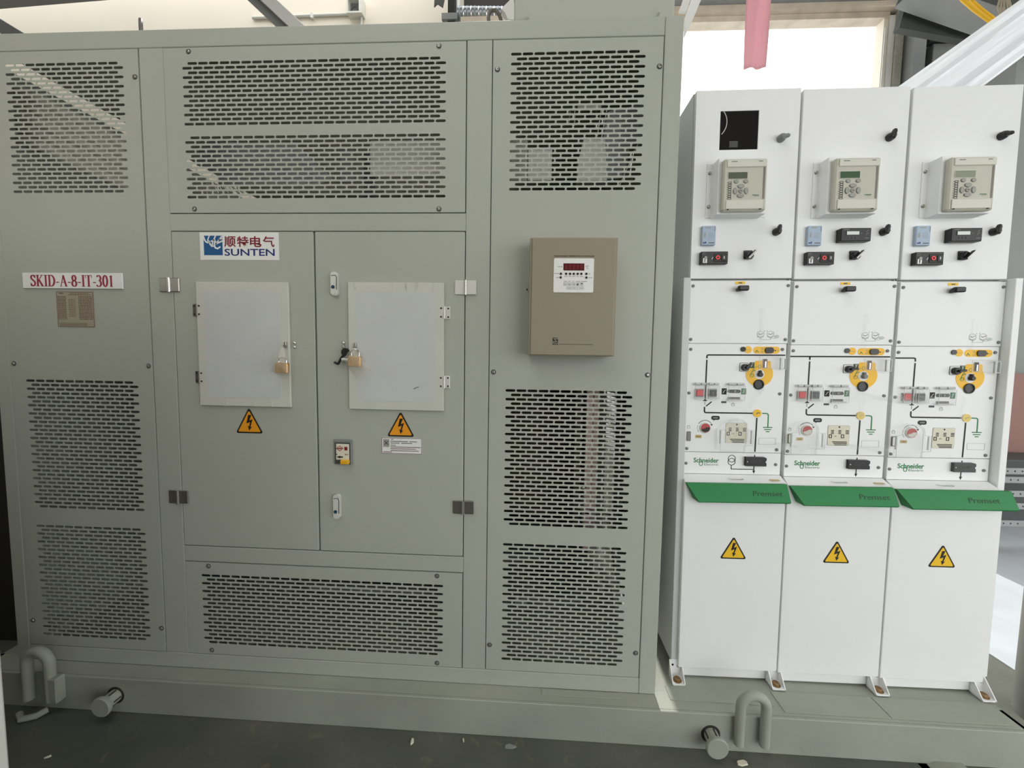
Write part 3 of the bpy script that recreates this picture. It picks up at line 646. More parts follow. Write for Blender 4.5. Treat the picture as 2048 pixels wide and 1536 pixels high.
def dense(P, k=4): return [(P[i][0]+(P[(i+1) % len(P)][0]-P[i][0])*j/k, P[i][1]+(P[(i+1) % len(P)][1]-P[i][1])*j/k) for i in range(len(P)) for j in range(k)]
bag(dense([(-1.378, 1.268), (-1.368, 1.268), (-1.358, 1.215), (-1.350, 1.168), (-1.385, 1.163), (-1.418, 1.176), (-1.408, 1.222), (-1.385, 1.250)]), -.026, 'crumpled clear bag wrapped round the left brass padlock', 2)
bag(dense([(-1.117, 1.268), (-1.108, 1.266), (-1.075, 1.215), (-1.052, 1.192), (-1.095, 1.155), (-1.118, 1.172), (-1.150, 1.222), (-1.135, 1.248)]), -.024, 'crumpled clear bag hanging under the right brass padlock', 8)
k_ = thing('cabinet_key', 'black cabinet key hanging beside the right inspection cover', 'key', (-1.157, -.012, 1.266))
Kk = Under(k_)
Kk.part(MB().lathe([(.0145, 0), (.0155, .002), (.0155, .007), (.0140, .009)], (-1.1530, -.009, 1.2500), (0, -1, 0), 'black', 20), 'head')
Kk.part(MB().tube([(-1.1600, -.014, 1.240), (-1.1690, -.014, 1.228), (-1.1810, -.014, 1.2070)], .0045, 'black', 10).tube([(-1.1810, -.014, 1.2070), (-1.1945, -.014, 1.2135)], .0040, 'black', 10), 'shank')
Kk.part(MB().tube([(-1.157, -.014, 1.262), (-1.160, -.013, 1.274), (-1.165, -.011, 1.2855)], .0016, 'chrome', 8), 'split_ring')
Kk.part(MB().tube([(-1.166, -.014, 1.2255), (-1.150, -.016, 1.2235), (-1.136, -.018, 1.2245)], .0052, 'insulator', 10), 'paper_tag')
o = MB().tube([(-1.3484+.003, -.0095, 1.2735)]+[(-1.345+.185*t/8, -.0095, 1.2735-.018*(t/8)**2-.004*math.sin(PI*t/8)) for t in range(1, 9)], .0011, 'clear', 6).build('cord', None, (-1.25, -.008, 1.27))
tag(o, 'thin clear cord stretched across the gap between the two doors', 'cord')

# ================================================================== white switchgear cubicles
XS0, LEAN = .0989+.0114, -.0114
D = .1224; Mp = .1221; L = .0791
def Tx(x, z): return x
ordinal = ['leftmost white cubicle, next to the grey enclosure', 'middle white cubicle of the three', 'rightmost white cubicle with a free side panel']
def screws(part, pts, y):
    for x, z in pts:
        s_ = MB(); s_.lathe([(.0060, 0), (.0060, .0015), (.0046, .0035), (.0012, .0040)], (x, y, z), (0, -1, 0), 'mid_grey', 14); s_.box(x-.0035, x+.0035, y-.0043, y-.0036, z-.0007, z+.0007, 'dark_grey'); s_.build('screw', part)
def clear_cover(x0, x1, z0, z1, y, parent, mt='clear'):
    b = MB(); b.box(x0, x1, y-.016, y-.014, z0, z1-.010, mt); b.box(x0, x0+.002, y-.014, y-.0005, z0, z1-.010, mt); b.box(x1-.002, x1, y-.014, y-.0005, z0, z1-.010, mt); b.box(x0, x1, y-.016, y-.0005, z0-.002, z0, mt)
    b.stroke([(x0, z0), (x1, z0), (x1, z1-.010), (x0, z1-.010)], .0011, y-.0166, y-.0158, 'clear_rim', closed=True); b.box(x0+.004, x1-.004, y-.012, y-.009, z0+.001, z0+.0045, 'clear_rim')
    zc = z1-.004; xm = (x0+x1)/2
    b.cyl((x0+.002, y-.010, zc), (xm-.003, y-.010, zc), .0046, 'clear_rim', 12).cyl((xm+.003, y-.010, zc), (x1-.002, y-.010, zc), .0046, 'clear_rim', 12).cyl((x0, y-.010, zc), (x1, y-.010, zc), .0022, 'chrome', 8)
    b.build('button_cover', parent)
for i in range(3):
    lab = ['white switchgear cubicle with a transformer symbol on its front, next to the grey enclosure', 'white switchgear cubicle in the middle of the row of three', 'white switchgear cubicle at the right end of the row, with a free side'][i]
    U_ = thing('switchgear_cubicle', lab, 'switchgear cubicle', (XS0+.375*i, 0, 0), (0, LEAN, 0), 'row of white switchgear cubicles')
    y = Mp
    MB().box(.010, .372, y+.012, .98, .050, 1.538, 'white_paint', .001).build('carcass', U_)
    # upper panel
    up = MB().box(.0128, .3752, y, y+.011, 1.3050, 1.5372, 'white_paint', .0012).build('upper_panel', U_)
    screws(up, [(.0225, 1.518), (.3665, 1.518), (.0205, 1.3195), (.3655, 1.3195)], y)
    MB().box(.1760, .2108, y-.0012, y-.0001, 1.5240, 1.5335, 'sign_yellow').box(.187, .200, y-.0017, y-.0010, 1.5268, 1.5305, 'dark_grey').build('yellow_label', up)
    MB().box(.1765, .2135, y-.030, y-.012, 1.4965, 1.5150, 'black', .0035).cyl((.193, y-.013, 1.506), (.193, y-.0002, 1.506), .008, 'black', 14).box(.1755, .190, y-.028, y-.004, 1.4955, 1.507, 'black', .003).build('latch_knob', up)
    b = MB()
    for hx, hz in ((.2755, 1.3400), (.3115, 1.3400)):
        P = [(hx+.0135*math.cos(PI/6+PI/3*k), hz+.0112*math.sin(PI/6+PI/3*k)) for k in range(6)]
        b.stroke(P, .0012, y-.0006, y, 'relay_key', closed=True); b.stroke([(hx-.008, hz+.001), (hx, hz-.002), (hx+.009, hz+.003)], .0022, y-.0007, y, 'mid_grey'); b.stroke([(p_[0], p_[1]-.003) for p_ in P[3:6]], .0016, y-.0006, y, 'mid_grey')
    b.disc(.2890, 1.3512, .0014, y-.0006, y, 'dark_grey', 8).disc(.2990, 1.3512, .0014, y-.0006, y, 'dark_grey', 8)
    b.stroke([(.2765, 1.328), (.2775, 1.319), (.3115, 1.319), (.3125, 1.324), (.330, 1.324)], .0012, y-.0006, y, 'relay_key'); b.disc(.334, 1.3305, .0085, y-.0006, y, 'leaf_green', 14, rz=.005); b.disc(.334, 1.3305, .0072, y-.0009, y-.0003, 'white_paint', 14, rz=.0036); b.box(.330, .338, y-.0011, y-.0006, 1.3295, 1.3312, 'leaf_green')
    b.build('printed_symbols', up)
    # mimic panel
    mp = MB().box(.0118, .3752-.0035, y, y+.011, .8900, 1.3035, 'white_paint', .0012).build('mimic_panel', U_)
    screws(mp, [(.0218, 1.2822), (.3572, 1.2830), (.0210, 1.1164), (.3560, 1.1164), (.0200, .9022), (.3548, .9028)], y)
    b = MB(); w_ = .0052; ya, yb = y-.0006, y+.0003
    if i == 0: b.stroke([(.0829, 1.2485), (.0829, 1.2560), (.0840, 1.2596), (.0877, 1.2612), (.3689, 1.2612)], w_, ya, yb, 'ink')
    if i == 1: b.stroke([(.0125, 1.2612), (.3689, 1.2612)], w_, ya, yb, 'ink'); b.stroke([(.0829, 1.2485), (.0829, 1.2600)], w_, ya, yb, 'ink'); b.prism([(.077, 1.2612), (.089, 1.2612), (.0829, 1.2545)], ya, yb, 'ink')
    if i == 2: b.stroke([(.0125, 1.2612), (.0780, 1.2612), (.0817, 1.2596), (.0829, 1.2560), (.0829, 1.2485)], w_, ya, yb, 'ink')
    b.stroke([(.0830, 1.2430), (.0819, 1.0890)], w_, ya, yb, 'ink'); b.stroke([(.0743, 1.0878), (.0893, 1.0880)], .0034, ya, yb, 'ink'); b.box(.0808, .0828, ya, yb, 1.072, 1.085, 'mid_grey'); b.stroke([(.0863, 1.0665), (.1064, 1.0836)], .0042, ya, yb, 'ink')
    b.stroke([(.0808, 1.0640), (.0811, 1.0480), (.0825, 1.0440), (.0868, 1.0418), (.2600, 1.0412)], w_, ya, yb, 'ink'); b.stroke([(.2764, 1.0240), (.2749, .8936)], w_, ya, yb, 'ink')
    b.stroke([(.2950, 1.0413), (.3120, 1.0410), (.3165, 1.0385), (.3180, 1.0330), (.3183, .9885)], .0042, ya, yb, 'green_ink')
    for xa, xb, z in ((.3005, .3348, .9880), (.3050, .3308, .9798), (.3118, .3252, .9717)): b.stroke([(xa, z), (xb, z)], .0034, ya, yb, 'green_ink')
    b.build('single_line_diagram', mp)
    # yellow operating labels along the top
    b = MB(); b.disc(.2331, 1.2812, .0135, y-.0010, y, 'mimic_yellow', 24).box(.226, .240, y-.0014, y-.0008, 1.2802, 1.2822, 'tan'); b.disc(.2138, 1.2832, .0092, y-.004, y, 'core' if i == 0 else 'dark_grey', 20)
    b.rrect(.2520, .3480, 1.2668, 1.2930, .0125, y-.0009, y, 'mimic_yellow'); b.rrect(.2935, .3240, 1.2685, 1.2905, .0095, y-.006, y-.0008, 'black' if i == 0 else 'dark_grey'); b.stroke([(.259, 1.271), (.264, 1.279), (.270, 1.272)], .002, y-.0014, y-.0008, 'green_ink'); b.disc(.2835, 1.2855, .0036, y-.0014, y-.0008, 'tan', 12); b.disc(.2835, 1.2735, .0036, y-.0014, y-.0008, 'tan', 12); b.disc(.3310, 1.2785, .0024, y-.0014, y-.0008, 'ink', 10); b.box(.336, .344, y-.0014, y-.0008, 1.277, 1.280, 'tan')
    b.build('indicator_labels', mp)
    # selector switch
    b = MB(); b.rrect(.2040, .2370, 1.2000, 1.2325, .004, y-.0010, y, 'ink'); b.rrect(.2053, .2357, 1.2013, 1.2312, .0035, y-.0014, y-.0006, 'label_white'); b.lathe([(.0128, 0), (.0128, .012), (.0115, .015)], (.2217, y-.0012, 1.2150), (0, -1, 0), 'black', 22)
    ang = .75 if i == 0 else .12
    b.box(-.004, .022, y-.024, y-.014, -.004, .004, 'black', .0015, X=Matrix.Translation((.2217, 0, 1.2150)) @ Matrix.Rotation(-ang, 4, 'Y'))
    b.build('selector_switch', mp)
    # yellow earthing switch disc
    P = [(.2785+.0497*math.cos(t), 1.1914+.0478*math.sin(t)) for t in [math.radians(a) for a in range(70, -251, -10)]]
    b = MB(); b.disc(.2782, 1.1900, .0495, y-.0009, y, 'mimic_yellow', 40, rz=.0470); b.prism([(.2590, 1.2130), (.2600, 1.2360), (.2640, 1.2400), (.3120, 1.2400), (.3180, 1.2360), (.3190, 1.2130), (.29, 1.2000)], y-.0012, y-.0004, 'mimic_yellow'); b.disc(.2772, 1.1895, .0180, y-.0018, y-.0005, 'label_white', 26)
    b.lathe([(.0085, 0), (.0085, .012), (.007, .014)], (.2772, y-.001, 1.1885), (0, -1, 0), 'black' if i != 1 else 'mid_grey', 18).box(.2722, .2822, y-.012, y-.001, 1.1900, 1.2040, 'black' if i != 1 else 'mid_grey', .002)
    b.arc(.2782, 1.1900, .030, math.radians(110), math.radians(190), .0016, y-.0014, y-.0006, 'green_ink', 12); b.arc(.2500, 1.1850, .0065, 0, 2*PI, .0014, y-.0014, y-.0006, 'green_ink', 12); b.arc(.2770, 1.2190, .0055, 0, 2*PI, .0014, y-.0014, y-.0006, 'green_ink', 12); b.stroke([(.252, 1.198), (.258, 1.206), (.262, 1.201)], .002, y-.0014, y-.0006, 'green_ink')
    b.build('earthing_disc', mp)
    MB().lathe([(.0190, 0), (.0190, .004), (.0165, .006), (.0150, .006), (.0140, -.004 if False else .002)], (.2765, y-.0005, 1.1508), (0, -1, 0), 'black' if i == 0 else 'dark_grey', 28).build('operating_socket', mp)
    MB().box(.2409, .2575, y-.0016, y-.0004, 1.2125, 1.2343, 'green_dark').stroke([(.245, 1.217), (.250, 1.225), (.247, 1.230), (.253, 1.231)], .0016, y-.0022, y-.0014, 'label_white').build('green_label', mp)
    b = MB(); b.rrect(.2873, .3042, 1.2130, 1.2475, .003, y-.0020, y, 'steel_dull'); b.rrect(.2900, .3015, 1.2150, 1.2455, .002, y-.0026, y-.0015, 'red_brown' if i != 2 else 'ink'); b.box(.2955, .2995, y-.0034, y-.0022, 1.2155, 1.2380, 'chrome')
    b.build('lock_slot', mp)
    b = MB(); b.box(.2685, .3640, y-.014, y-.012, 1.2114, 1.2550, 'clear', .0006, 1).box(.2685, .3640, y-.014, y-.0004, 1.2550, 1.2560, 'clear'); b.stroke([(.2685, 1.2114), (.3640, 1.2114), (.3640, 1.2550), (.2685, 1.2550)], .0008, y-.0146, y-.0138, 'clear_rim', closed=True); b.stroke([(.3440, 1.2090), (.3615, 1.2090), (.3615, 1.2495), (.3440, 1.2495)], .0022, y-.018, y-.012, 'clear_rim', closed=True); b.build('hinged_guard', mp)
    # push buttons
    for (xa, xb, mt_) in ((.0465, .0712, 'red'), (.0957, .1198, 'black' if i == 0 else 'dark_grey')):
        b = MB(); b.box(xa-.004, xb+.004, y-.004, y, 1.1020, 1.1330, 'relay_key', .001); b.box(xa, xb, y-.010, y-.004, 1.1062, 1.1290, mt_, .0012)
        xm = (xa+xb)/2
        if mt_ == 'red': b.arc(xm, 1.1176, .005, 0, 2*PI, .0014, y-.0106, y-.0098, 'red_ring', 16)
        else: b.box(xm-.001, xm+.001, y-.0106, y-.0098, 1.1130, 1.1220, 'mid_grey')
        b.build('push_button', mp)
    clear_cover(.0385, .0800, 1.0960, 1.1560, y, mp); clear_cover(.0890, .1265, 1.0960, 1.1560, y, mp); clear_cover(.1610, .2205, 1.0900, 1.1560, y, mp)
    b = MB(); b.rrect(.1650, .2106, 1.1182, 1.1308, .006, y-.003, y, 'black' if i == 0 else 'dark_grey'); b.disc(.1900, 1.1245, .0042, y-.005, y-.0025, 'mid_grey', 14); b.rrect(.1665, .2105, 1.0930, 1.1030, .002, y-.002, y, 'steel_dull'); b.stroke([(.170, 1.0985), (.207, 1.0985)], .0018, y-.003, y-.0015, 'core'); b.build('lever_slot', mp)
    b = MB(); b.rrect(.1424, .1602, 1.1122, 1.1354, .0015, y-.0010, y, 'ink'); b.stroke([(.147, 1.117), (.151, 1.125), (.156, 1.130)], .0014, y-.0015, y-.0008, 'label_white'); b.build('black_label', mp)
    MB().rrect(.1424, .1612, 1.0790, 1.0864, .001, y-.0010, y, 'dark_grey').build('state_label', mp)
    b = MB(); b.rrect(.2147, .2321, 1.1126, 1.1356, .0015, y-.0010, y, 'leaf_green'); b.stroke([(.219, 1.117), (.224, 1.124), (.221, 1.129), (.228, 1.131)], .0014, y-.0015, y-.0008, 'label_white'); b.build('green_label', mp)
    for lx, lz in ((.1860, 1.0750), (.0239, .9870)):
        b = MB(); b.stroke([(lx-.005, lz-.006), (lx+.005, lz-.006), (lx+.005, lz+.002), (lx-.005, lz+.002)], .001, y-.0006, y, 'mid_grey', closed=True); b.arc(lx, lz+.002, .0034, 0, PI, .001, y-.0006, y, 'mid_grey', 8); b.build('padlock_symbol', mp)
    b = MB(); b.rrect(.1082, .1387, 1.0145, 1.0300, .0065, y-.0010, y, 'ink'); b.prism([(.117, 1.0150), (.121, 1.0150), (.1165, 1.0105)], y-.0009, y, 'ink'); b.box(.114, .132, y-.0015, y-.0008, 1.0195, 1.0250, 'mid_grey'); b.build('speech_label', mp)
    MB().rrect(.0503, .0740, .9435, .9556, .001, y-.0010, y, 'tan').box(.054, .070, y-.0014, y-.0008, .948, .951, 'rust_bolt').build('tan_label', mp)
    b = MB(); b.disc(.2766, 1.0416, .0147, y-.0030, y, 'mimic_yellow' if i == 0 else 'mimic_pale', 26); b.arc(.2800, 1.0375, .0065, math.radians(180), math.radians(40), .0028, y-.0036, y-.0026, 'leaf_green' if i == 0 else 'tan', 12); b.build('position_indicator', mp)
    b = MB(); b.lathe([(.0200, 0), (.0200, .004), (.0175, .005)], (.0855, y-.0002, .9837), (0, -1, 0), 'relay_light', 28); b.disc(.0855, .9837, .0172, y-.0062, y-.0046, 'red_gauge', 26); b.prism([(.0855-.016, .9785), (.0855-.004, .9810), (.0855+.006, .9870), (.0855+.0165, .9850), (.0855+.013, .9730), (.0855, .9668), (.0855-.012, .9715)], y-.0068, y-.0060, 'core' if i == 0 else 'relay_light')
    b.arc(.0855, .9837, .0285, math.radians(148), math.radians(38), .0018, y-.0006, y, 'ink', 18); b.prism([(.1045, .9975), (.1135, .9985), (.1110, .9905)], y-.0006, y, 'ink')
    for a in (165, 180, 195, 208): b.arc(.0855, .9837, .0285, math.radians(a), math.radians(a+7), .0016, y-.0006, y, 'ink', 3)
    b.build('spring_indicator', mp)
    b = MB(); b.rrect(.0184, .0323, .9318, .9690, .003, y-.004, y, 'steel_dull'); b.rrect(.0210, .0298, .9350, .9665, .002, y-.0046, y-.0035, 'mid_grey' if i == 0 else 'label_white'); b.build('key_slot', mp)
    # instruction card
    b = MB(); b.rrect(.1625, .2413, .9265, 1.0035, .004, y-.0010, y, 'relay_key'); b.rrect(.1634, .2404, .9274, 1.0026, .0035, y-.0014, y-.0006, 'card'); yy = y-.0014
    b.disc(.2030, .9975, .0030, yy-.0005, yy+.0003, 'ink', 12)
    for ox, s_ in ((.1740, .010), (.2005, .010), (.2265, .012)):
        for k in range(3): b.box(ox, ox+s_, yy-.0005, yy+.0003, .9820-k*.0052, .9850-k*.0052, 'ink')
    for ox in (.1680, .2120): b.stroke([(ox, .9565), (ox+.0085, .9565), (ox+.0085, .9680), (ox, .9680)], .0026, yy-.0005, yy+.0003, 'ink', closed=True)
    b.stroke([(.187, .9625), (.194, .9625)], .0018, yy-.0005, yy+.0003, 'ink')
    for k in range(3): b.box(.1800+.004*k, .2330, yy-.0005, yy+.0003, .9395-k*.0055, .9425-k*.0055, 'ink')
    b.build('instruction_card', mp)
    b = MB(); b.stroke([(.2876, .9228), (.3493, .9228), (.3493, .9468), (.2876, .9468)], .0008, y-.0006, y, 'relay_key', closed=True); b.build('blank_label', mp)
    # clear domed hood
    ox = 0 if i == 0 else -.1170; oz = 0 if i == 0 else -.004
    P = [(.1335+ox, .8990+oz), (.1335+ox, .9800+oz), (.1500+ox, .9830+oz), (.1535+ox, 1.0040+oz)]+[(.1900+ox+.0385*math.cos(a), .9960+oz+.0260*math.sin(a)) for a in [math.radians(160-14*k) for k in range(11)]]+[(.2290+ox, .9830+oz), (.2530+ox, .9810+oz), (.2530+ox, .9230+oz), (.2205+ox, .9200+oz), (.2205+ox, .8990+oz)]
    b = MB(); b.prism(P, y-.026, y-.024, 'clear'); Q = [Vector(p_) for p_ in P]
    for k in range(len(P)):
        a_, c_ = P[k], P[(k+1) % len(P)]; b.add([(a_[0], y-.026, a_[1]), (c_[0], y-.026, c_[1]), (c_[0], y-.0006, c_[1]), (a_[0], y-.0006, a_[1])], [[0, 1, 2, 3]], 'clear')
    b.stroke(P, .0010, y-.0266, y-.0258, 'clear_rim', closed=True); b.stroke([(.1560+ox, 1.0000+oz)]+[(.1900+ox+.0345*math.cos(a), .9940+oz+.0240*math.sin(a)) for a in [math.radians(160-14*k) for k in range(11)]]+[(.2245+ox, .9000+oz)], .0006, y-.0268, y-.0258, 'clear_rim')
    for rx_ in (.1350, .2485): b.cyl((rx_+ox, y-.020, .928+oz), (rx_+ox, y-.020, .978+oz), .0028, 'clear_rim', 10)
    b.cyl((.1345+ox, y-.016, .902+oz), (.1345+ox, y-.016, .978+oz), .004, 'clear', 10)
    if i == 0: b.cyl((.2470, y-.016, .925), (.2470, y-.016, .978), .004, 'clear', 10)
    b.build('clear_hood', mp)
    # logo panel
    lp = MB().box(.0102, .3715, y, y+.011, .8045, .8882, 'white_paint', .0012).build('logo_panel', U_)
    screws(lp, [(.0190, .8446), (.3537, .8454)], y)
    b = MB(); b.text('Schneider', .0475, .1418, .8482, .8668, y-.0001, 'green_ink', bold=.02); b.text('Electric', .0880, .1412, .8372, .8455, y-.0001, 'relay_key' if False else 'leaf_green', bold=-.012)
    b.arc(.0755, .8440, .0062, 0, 2*PI, .0024, y-.0007, y, 'green_ink', 18, rz=.0078, X=Matrix.Translation((0, 0, 0))); b.build('logo', lp)
    b = MB()
    if i == 0:
        b.arc(.1905, .8655, .0132, 0, 2*PI, .0022, ya, yb, 'ink', 30); b.arc(.1900, .8535, .0132, 0, 2*PI, .0022, ya, yb, 'ink', 30); b.stroke([(.1895, .8405), (.1893, .8250), (.2745, .8250)], .0028, ya, yb, 'ink')
    b.stroke([(.2748, .8812), (.2741, .8180)], .0036, ya, yb, 'ink'); b.prism([(.2687, .8200), (.2795, .8200), (.2741, .8085)], ya, yb, 'ink'); b.build('single_line_diagram', lp)
    b = MB(); b.prism([(.2368, .8748), (.3070, .8748), (.3128, .8720), (.3128, .8625), (.3095, .8600), (.3095, .8550), (.3128, .8525), (.3128, .8406), (.2368, .8406)], y-.013, y-.0004, 'black' if i < 2 else 'dark_grey')
    for k in range(3): b.arc(.2600+k*.0135, .8600, .0048, 0, 2*PI, .0016, y-.0136, y-.0128, 'dark_grey', 14)
    b.disc(.2425, .8580, .0020, y-.0136, y-.0128, 'label_white', 10); b.build('voltage_socket', lp)
    # ledge, cable cover, visor, plinth, feet
    b = MB(); b.add([(.009, y, .8040), (.372, y, .8040), (.372, y, .7985), (.009, y, .7985)], [[0, 1, 2, 3]], 'white_paint')
    b.add([(.0095, y-.001, .8035), (.3715, y-.001, .8035), (.3700, L+.001, .7870), (.0010, L+.001, .7870), (.0095, y+.01, .7835), (.3715, y+.01, .7835)], [[0, 1, 2, 3], [0, 3, 4], [1, 5, 2], [2, 5, 4, 3]], 'white_paint'); ld = b.build('ledge', U_)
    b = MB().tube([(.1680, L+.022, .7945), (.1690, L+.010, .7960), (.1720, L+.004, .7965), (.2150, L+.004, .7965), (.2190, L+.010, .7960), (.2200, L+.022, .7945)], .0018, 'chrome', 8); b.build('wire_handle', ld)
    if i < 2: MB().box(.318, .352, L+.006, L+.026, .7895, .7905, 'tan', X=Matrix.Translation((0, 0, .004))).build('tan_label', ld)
    cc = MB().box(.0010, .3708, L, L+.030, .0485, .7862, 'white_paint', .0018).build('cable_cover', U_)
    b = MB(); warning_triangle(b, .1893, .4910, .5785, .0990, L-.0002, 'sign_yellow'); b.build('warning_sign', cc, None, 'yellow electric shock warning triangle')
    xr = .3655 if i < 2 else .395
    yt, ym = L-.012, L-.040; lo = .7195; V = [(.0035, yt, .7835), (xr, yt, .7850), (xr+.001, ym, .7270), (.0390, ym, .7240), (.0395, ym+.004, lo), (xr-.001, ym+.004, lo+.002)]
    Bk = [(.0025, L-.0006, .7835), (xr, L-.0006, .7850), (xr, L-.0006, lo+.004), (.0320, L-.0006, lo+.004)]
    vs = V+Bk
    vb = MB().add(vs, [[0, 1, 2, 3], [3, 2, 5, 4], [0, 6, 7, 1], [1, 7, 8, 5, 2], [4, 5, 8, 9], [0, 3, 4, 9, 6], [6, 9, 8, 7]], 'green').build('visor', U_, None, 'green visor with embossed lettering', smooth=0)
    tilt = math.atan2(.028, .0585); X = Matrix.Translation((0, (yt+ym)/2-.0001, .7550)) @ Matrix.Rotation(-tilt, 4, 'X')
    MB().text('Premset', .2360, .3420, -.0095, .0085, 0, 'green_dark', .0008, shear=.12, X=X).build('embossed_lettering', vb)
    MB().box(.0120, .3700, L+.0155, .95, .0050, .0480, 'white_paint', .001).build('plinth', U_)
    def foot(fx):
        b = MB(); yb_, yf_ = L+.0150, .046; h = .070; wl, wr = fx-.024, fx+.024
        b.box(wl, wr, yb_-.003, yb_, .0005, h, 'white_paint', .0006, 1); b.box(wl, wr, yf_, yb_, .0005, .0050, 'white_paint', .0006, 1)
        for xx in (wl, wr-.003):
            b.add([(xx, yb_, h), (xx, yf_, .006), (xx, yf_, .0005), (xx, yb_, .0005), (xx+.003, yb_, h), (xx+.003, yf_, .006), (xx+.003, yf_, .0005), (xx+.003, yb_, .0005)], [[0, 1, 2, 3], [7, 6, 5, 4], [0, 4, 5, 1], [1, 5, 6, 2]], 'white_paint')
        o = b.build('foot', U_)
        b = MB(); b.lathe([(.0165, 0), (.0165, .002), (.0120, .003), (.0120, .009), (.010, .011)], (fx, (yb_+yf_)/2-.002, .0050), (0, 0, 1), 'rust_bolt', 20); b.build('anchor_bolt', o)
        b = MB(); b.disc(fx-.011, .050, .0042, yb_-.0042, yb_-.003, 'ink', 12); b.lathe([(.0055, 0), (.0055, .003), (.004, .005)], (fx+.010, yb_-.003, .046), (0, -1, 0), 'steel', 12); b.build('bolt', o)
    if i == 0: foot(-.006)
    foot(.3635)
    if i == 0:
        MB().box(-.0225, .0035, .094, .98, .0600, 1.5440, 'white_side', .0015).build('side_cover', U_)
    if i == 2:
        MB().box(.3765, .4010, .094, .98, .0600, 1.5440, 'white_paint', .0015).build('side_cover', U_)

# ------------------------------------------------------------------ control cabinets standing on the cubicles
knob_dirs = [(0.0, 1.45), (1.45, 1.45), (0.0, 1.45)]
for i in range(3):
    lab = ['white control cabinet with a square dark window, standing on the left cubicle', 'white control cabinet standing on the middle cubicle', 'white control cabinet standing on the right cubicle'][i]
    U_ = thing('control_cabinet', lab, 'control cabinet', (XS0+.375*i+LEAN*1.5395, 0, 1.5395), (0, LEAN, 0), 'control cabinets on top of the cubicles')
    z0 = -1.5395
    class MBz(MB):
        def build(s, name, parent=None, loc=None, label=None, smooth=35):
            s.v = [(x, y_, z+z0) for x, y_, z in s.v]; return MB.build(s, name, parent, loc, label, smooth)
    y = D
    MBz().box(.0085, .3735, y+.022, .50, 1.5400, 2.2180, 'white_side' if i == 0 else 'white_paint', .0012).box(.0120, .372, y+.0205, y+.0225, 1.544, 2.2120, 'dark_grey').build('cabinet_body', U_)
    dz = MB()
    x0, x1, za, zb = .0115, .3770, 1.5455, 2.2145
    if i == 0:
        wx0, wx1, wz0, wz1 = .0985, .2345, 2.0060, 2.1420
        b = MBz().box(x0, wx0, y, y+.020, za, zb, 'white_paint').box(wx1, x1, y, y+.020, za, zb, 'white_paint').box(wx0, wx1, y, y+.020, za, wz0, 'white_paint').box(wx0, wx1, y, y+.020, wz1, zb, 'white_paint')
        do = b.build('door', U_, smooth=0)
        b = MBz(); b.box(wx0, wx1, y+.003, y+.006, wz0, wz1, 'smoke_window'); b.arc(wx0-.035, 2.105, .060, math.radians(-45), math.radians(40), .0022, y+.0022, y+.0031, 'card', 20); b.box(.135, .165, y+.0025, y+.0031, 2.016, 2.038, 'dark_grey'); b.build('viewing_window', do)
    else:
        do = MBz().box(x0, x1, y, y+.020, za, zb, 'white_paint', .0018).build('door', U_)
    def kn(x, z, a, mt):
        X = Matrix.Translation((x, y, z+z0)) @ Matrix.Rotation(-a, 4, 'Y')
        b = MB(); b.lathe([(.0135, 0), (.0140, .004), (.0130, .014), (.0090, .022), (.004, .024)], (0, 0, 0), (0, -1, 0), mt, 20, X=X)
        b.box(-.0125, .0175, -.026, -.010, -.0062, .0062, mt, .0030, X=X).box(.008, .0215, -.024, -.012, -.0050, .0050, mt, .002, X=X); b.build('latch_knob', do)
    kn(.3130, 2.0400, knob_dirs[i][0]+.15 if knob_dirs[i][0] < 1 else knob_dirs[i][0]-.1, 'mid_grey' if i == 0 else 'black'); kn(.3130, 1.7115, 1.40, 'black')  # left upper knob greyed, sunlit haze put into its colour
    # protection relay in a bracket box
    b = MBz(); yb_ = y-.050
    b.box(.0575, .0800, y-.003, y-.0004, 1.7640, 1.9580, 'white_paint', .0006, 1); b.box(.0770, .2460, yb_, y-.0004, 1.7610, 1.9550, 'white_paint', .0012); b.box(.240, .2700, y-.003, y-.0004, 1.7640, 1.9580, 'white_paint', .0006, 1)
    br = b.build('relay_bracket', do)
    for z in (1.923, 1.804):
        b = MBz(); b.lathe([(.0062, 0), (.0062, .003), (.004, .005)], (.0665, y-.003, z), (0, -1, 0), 'steel', 14); b.build('bracket_screw', do)
    yr = y-.072
    rl = MBz().box(.0855, .2345, yr, yb_-.0004, 1.7650, 1.9415, 'relay_grey', .005).box(.0960, .2300, yr-.003, yr, 1.9120, 1.9370, 'relay_light', .002).box(.0960, .2240, yr-.003, yr, 1.7700, 1.8020, 'relay_light', .002).box(.2200, .2270, yr-.0006, yr+.002, 1.8040, 1.9110, 'steel_dull')
    rl.box(.1010, .1060, yr-.0034, yr-.0020, 1.767, 1.7705, 'ink').box(.2100, .2160, yr-.0034, yr-.0020, 1.767, 1.7705, 'ink')
    for xa, xb, z in ((.1100, .1300, 1.9300), (.2020, .2160, 1.9305)): rl.box(xa, xb, yr-.0036, yr-.0028, z-.0014, z+.0014, 'mid_grey')
    rl.box(.1860, .2080, yr-.0008, yr+.001, 1.8165, 1.8185, 'leaf_green').box(.1920, .2080, yr-.0008, yr+.001, 1.8135, 1.8147, 'mid_grey')
    ro = rl.build('protection_relay', do, None, 'grey relay with small screen and keypad')
    b = MBz(); b.box(.1000, .1675, yr-.0016, yr-.0002, 1.8715, 1.8965, 'relay_light').box(.1015, .1660, yr-.0022, yr-.0010, 1.8730, 1.8950, ['lcd', 'lcd_green', 'lcd_pale'][i]); b.build('relay_screen', do)
    b = MBz()
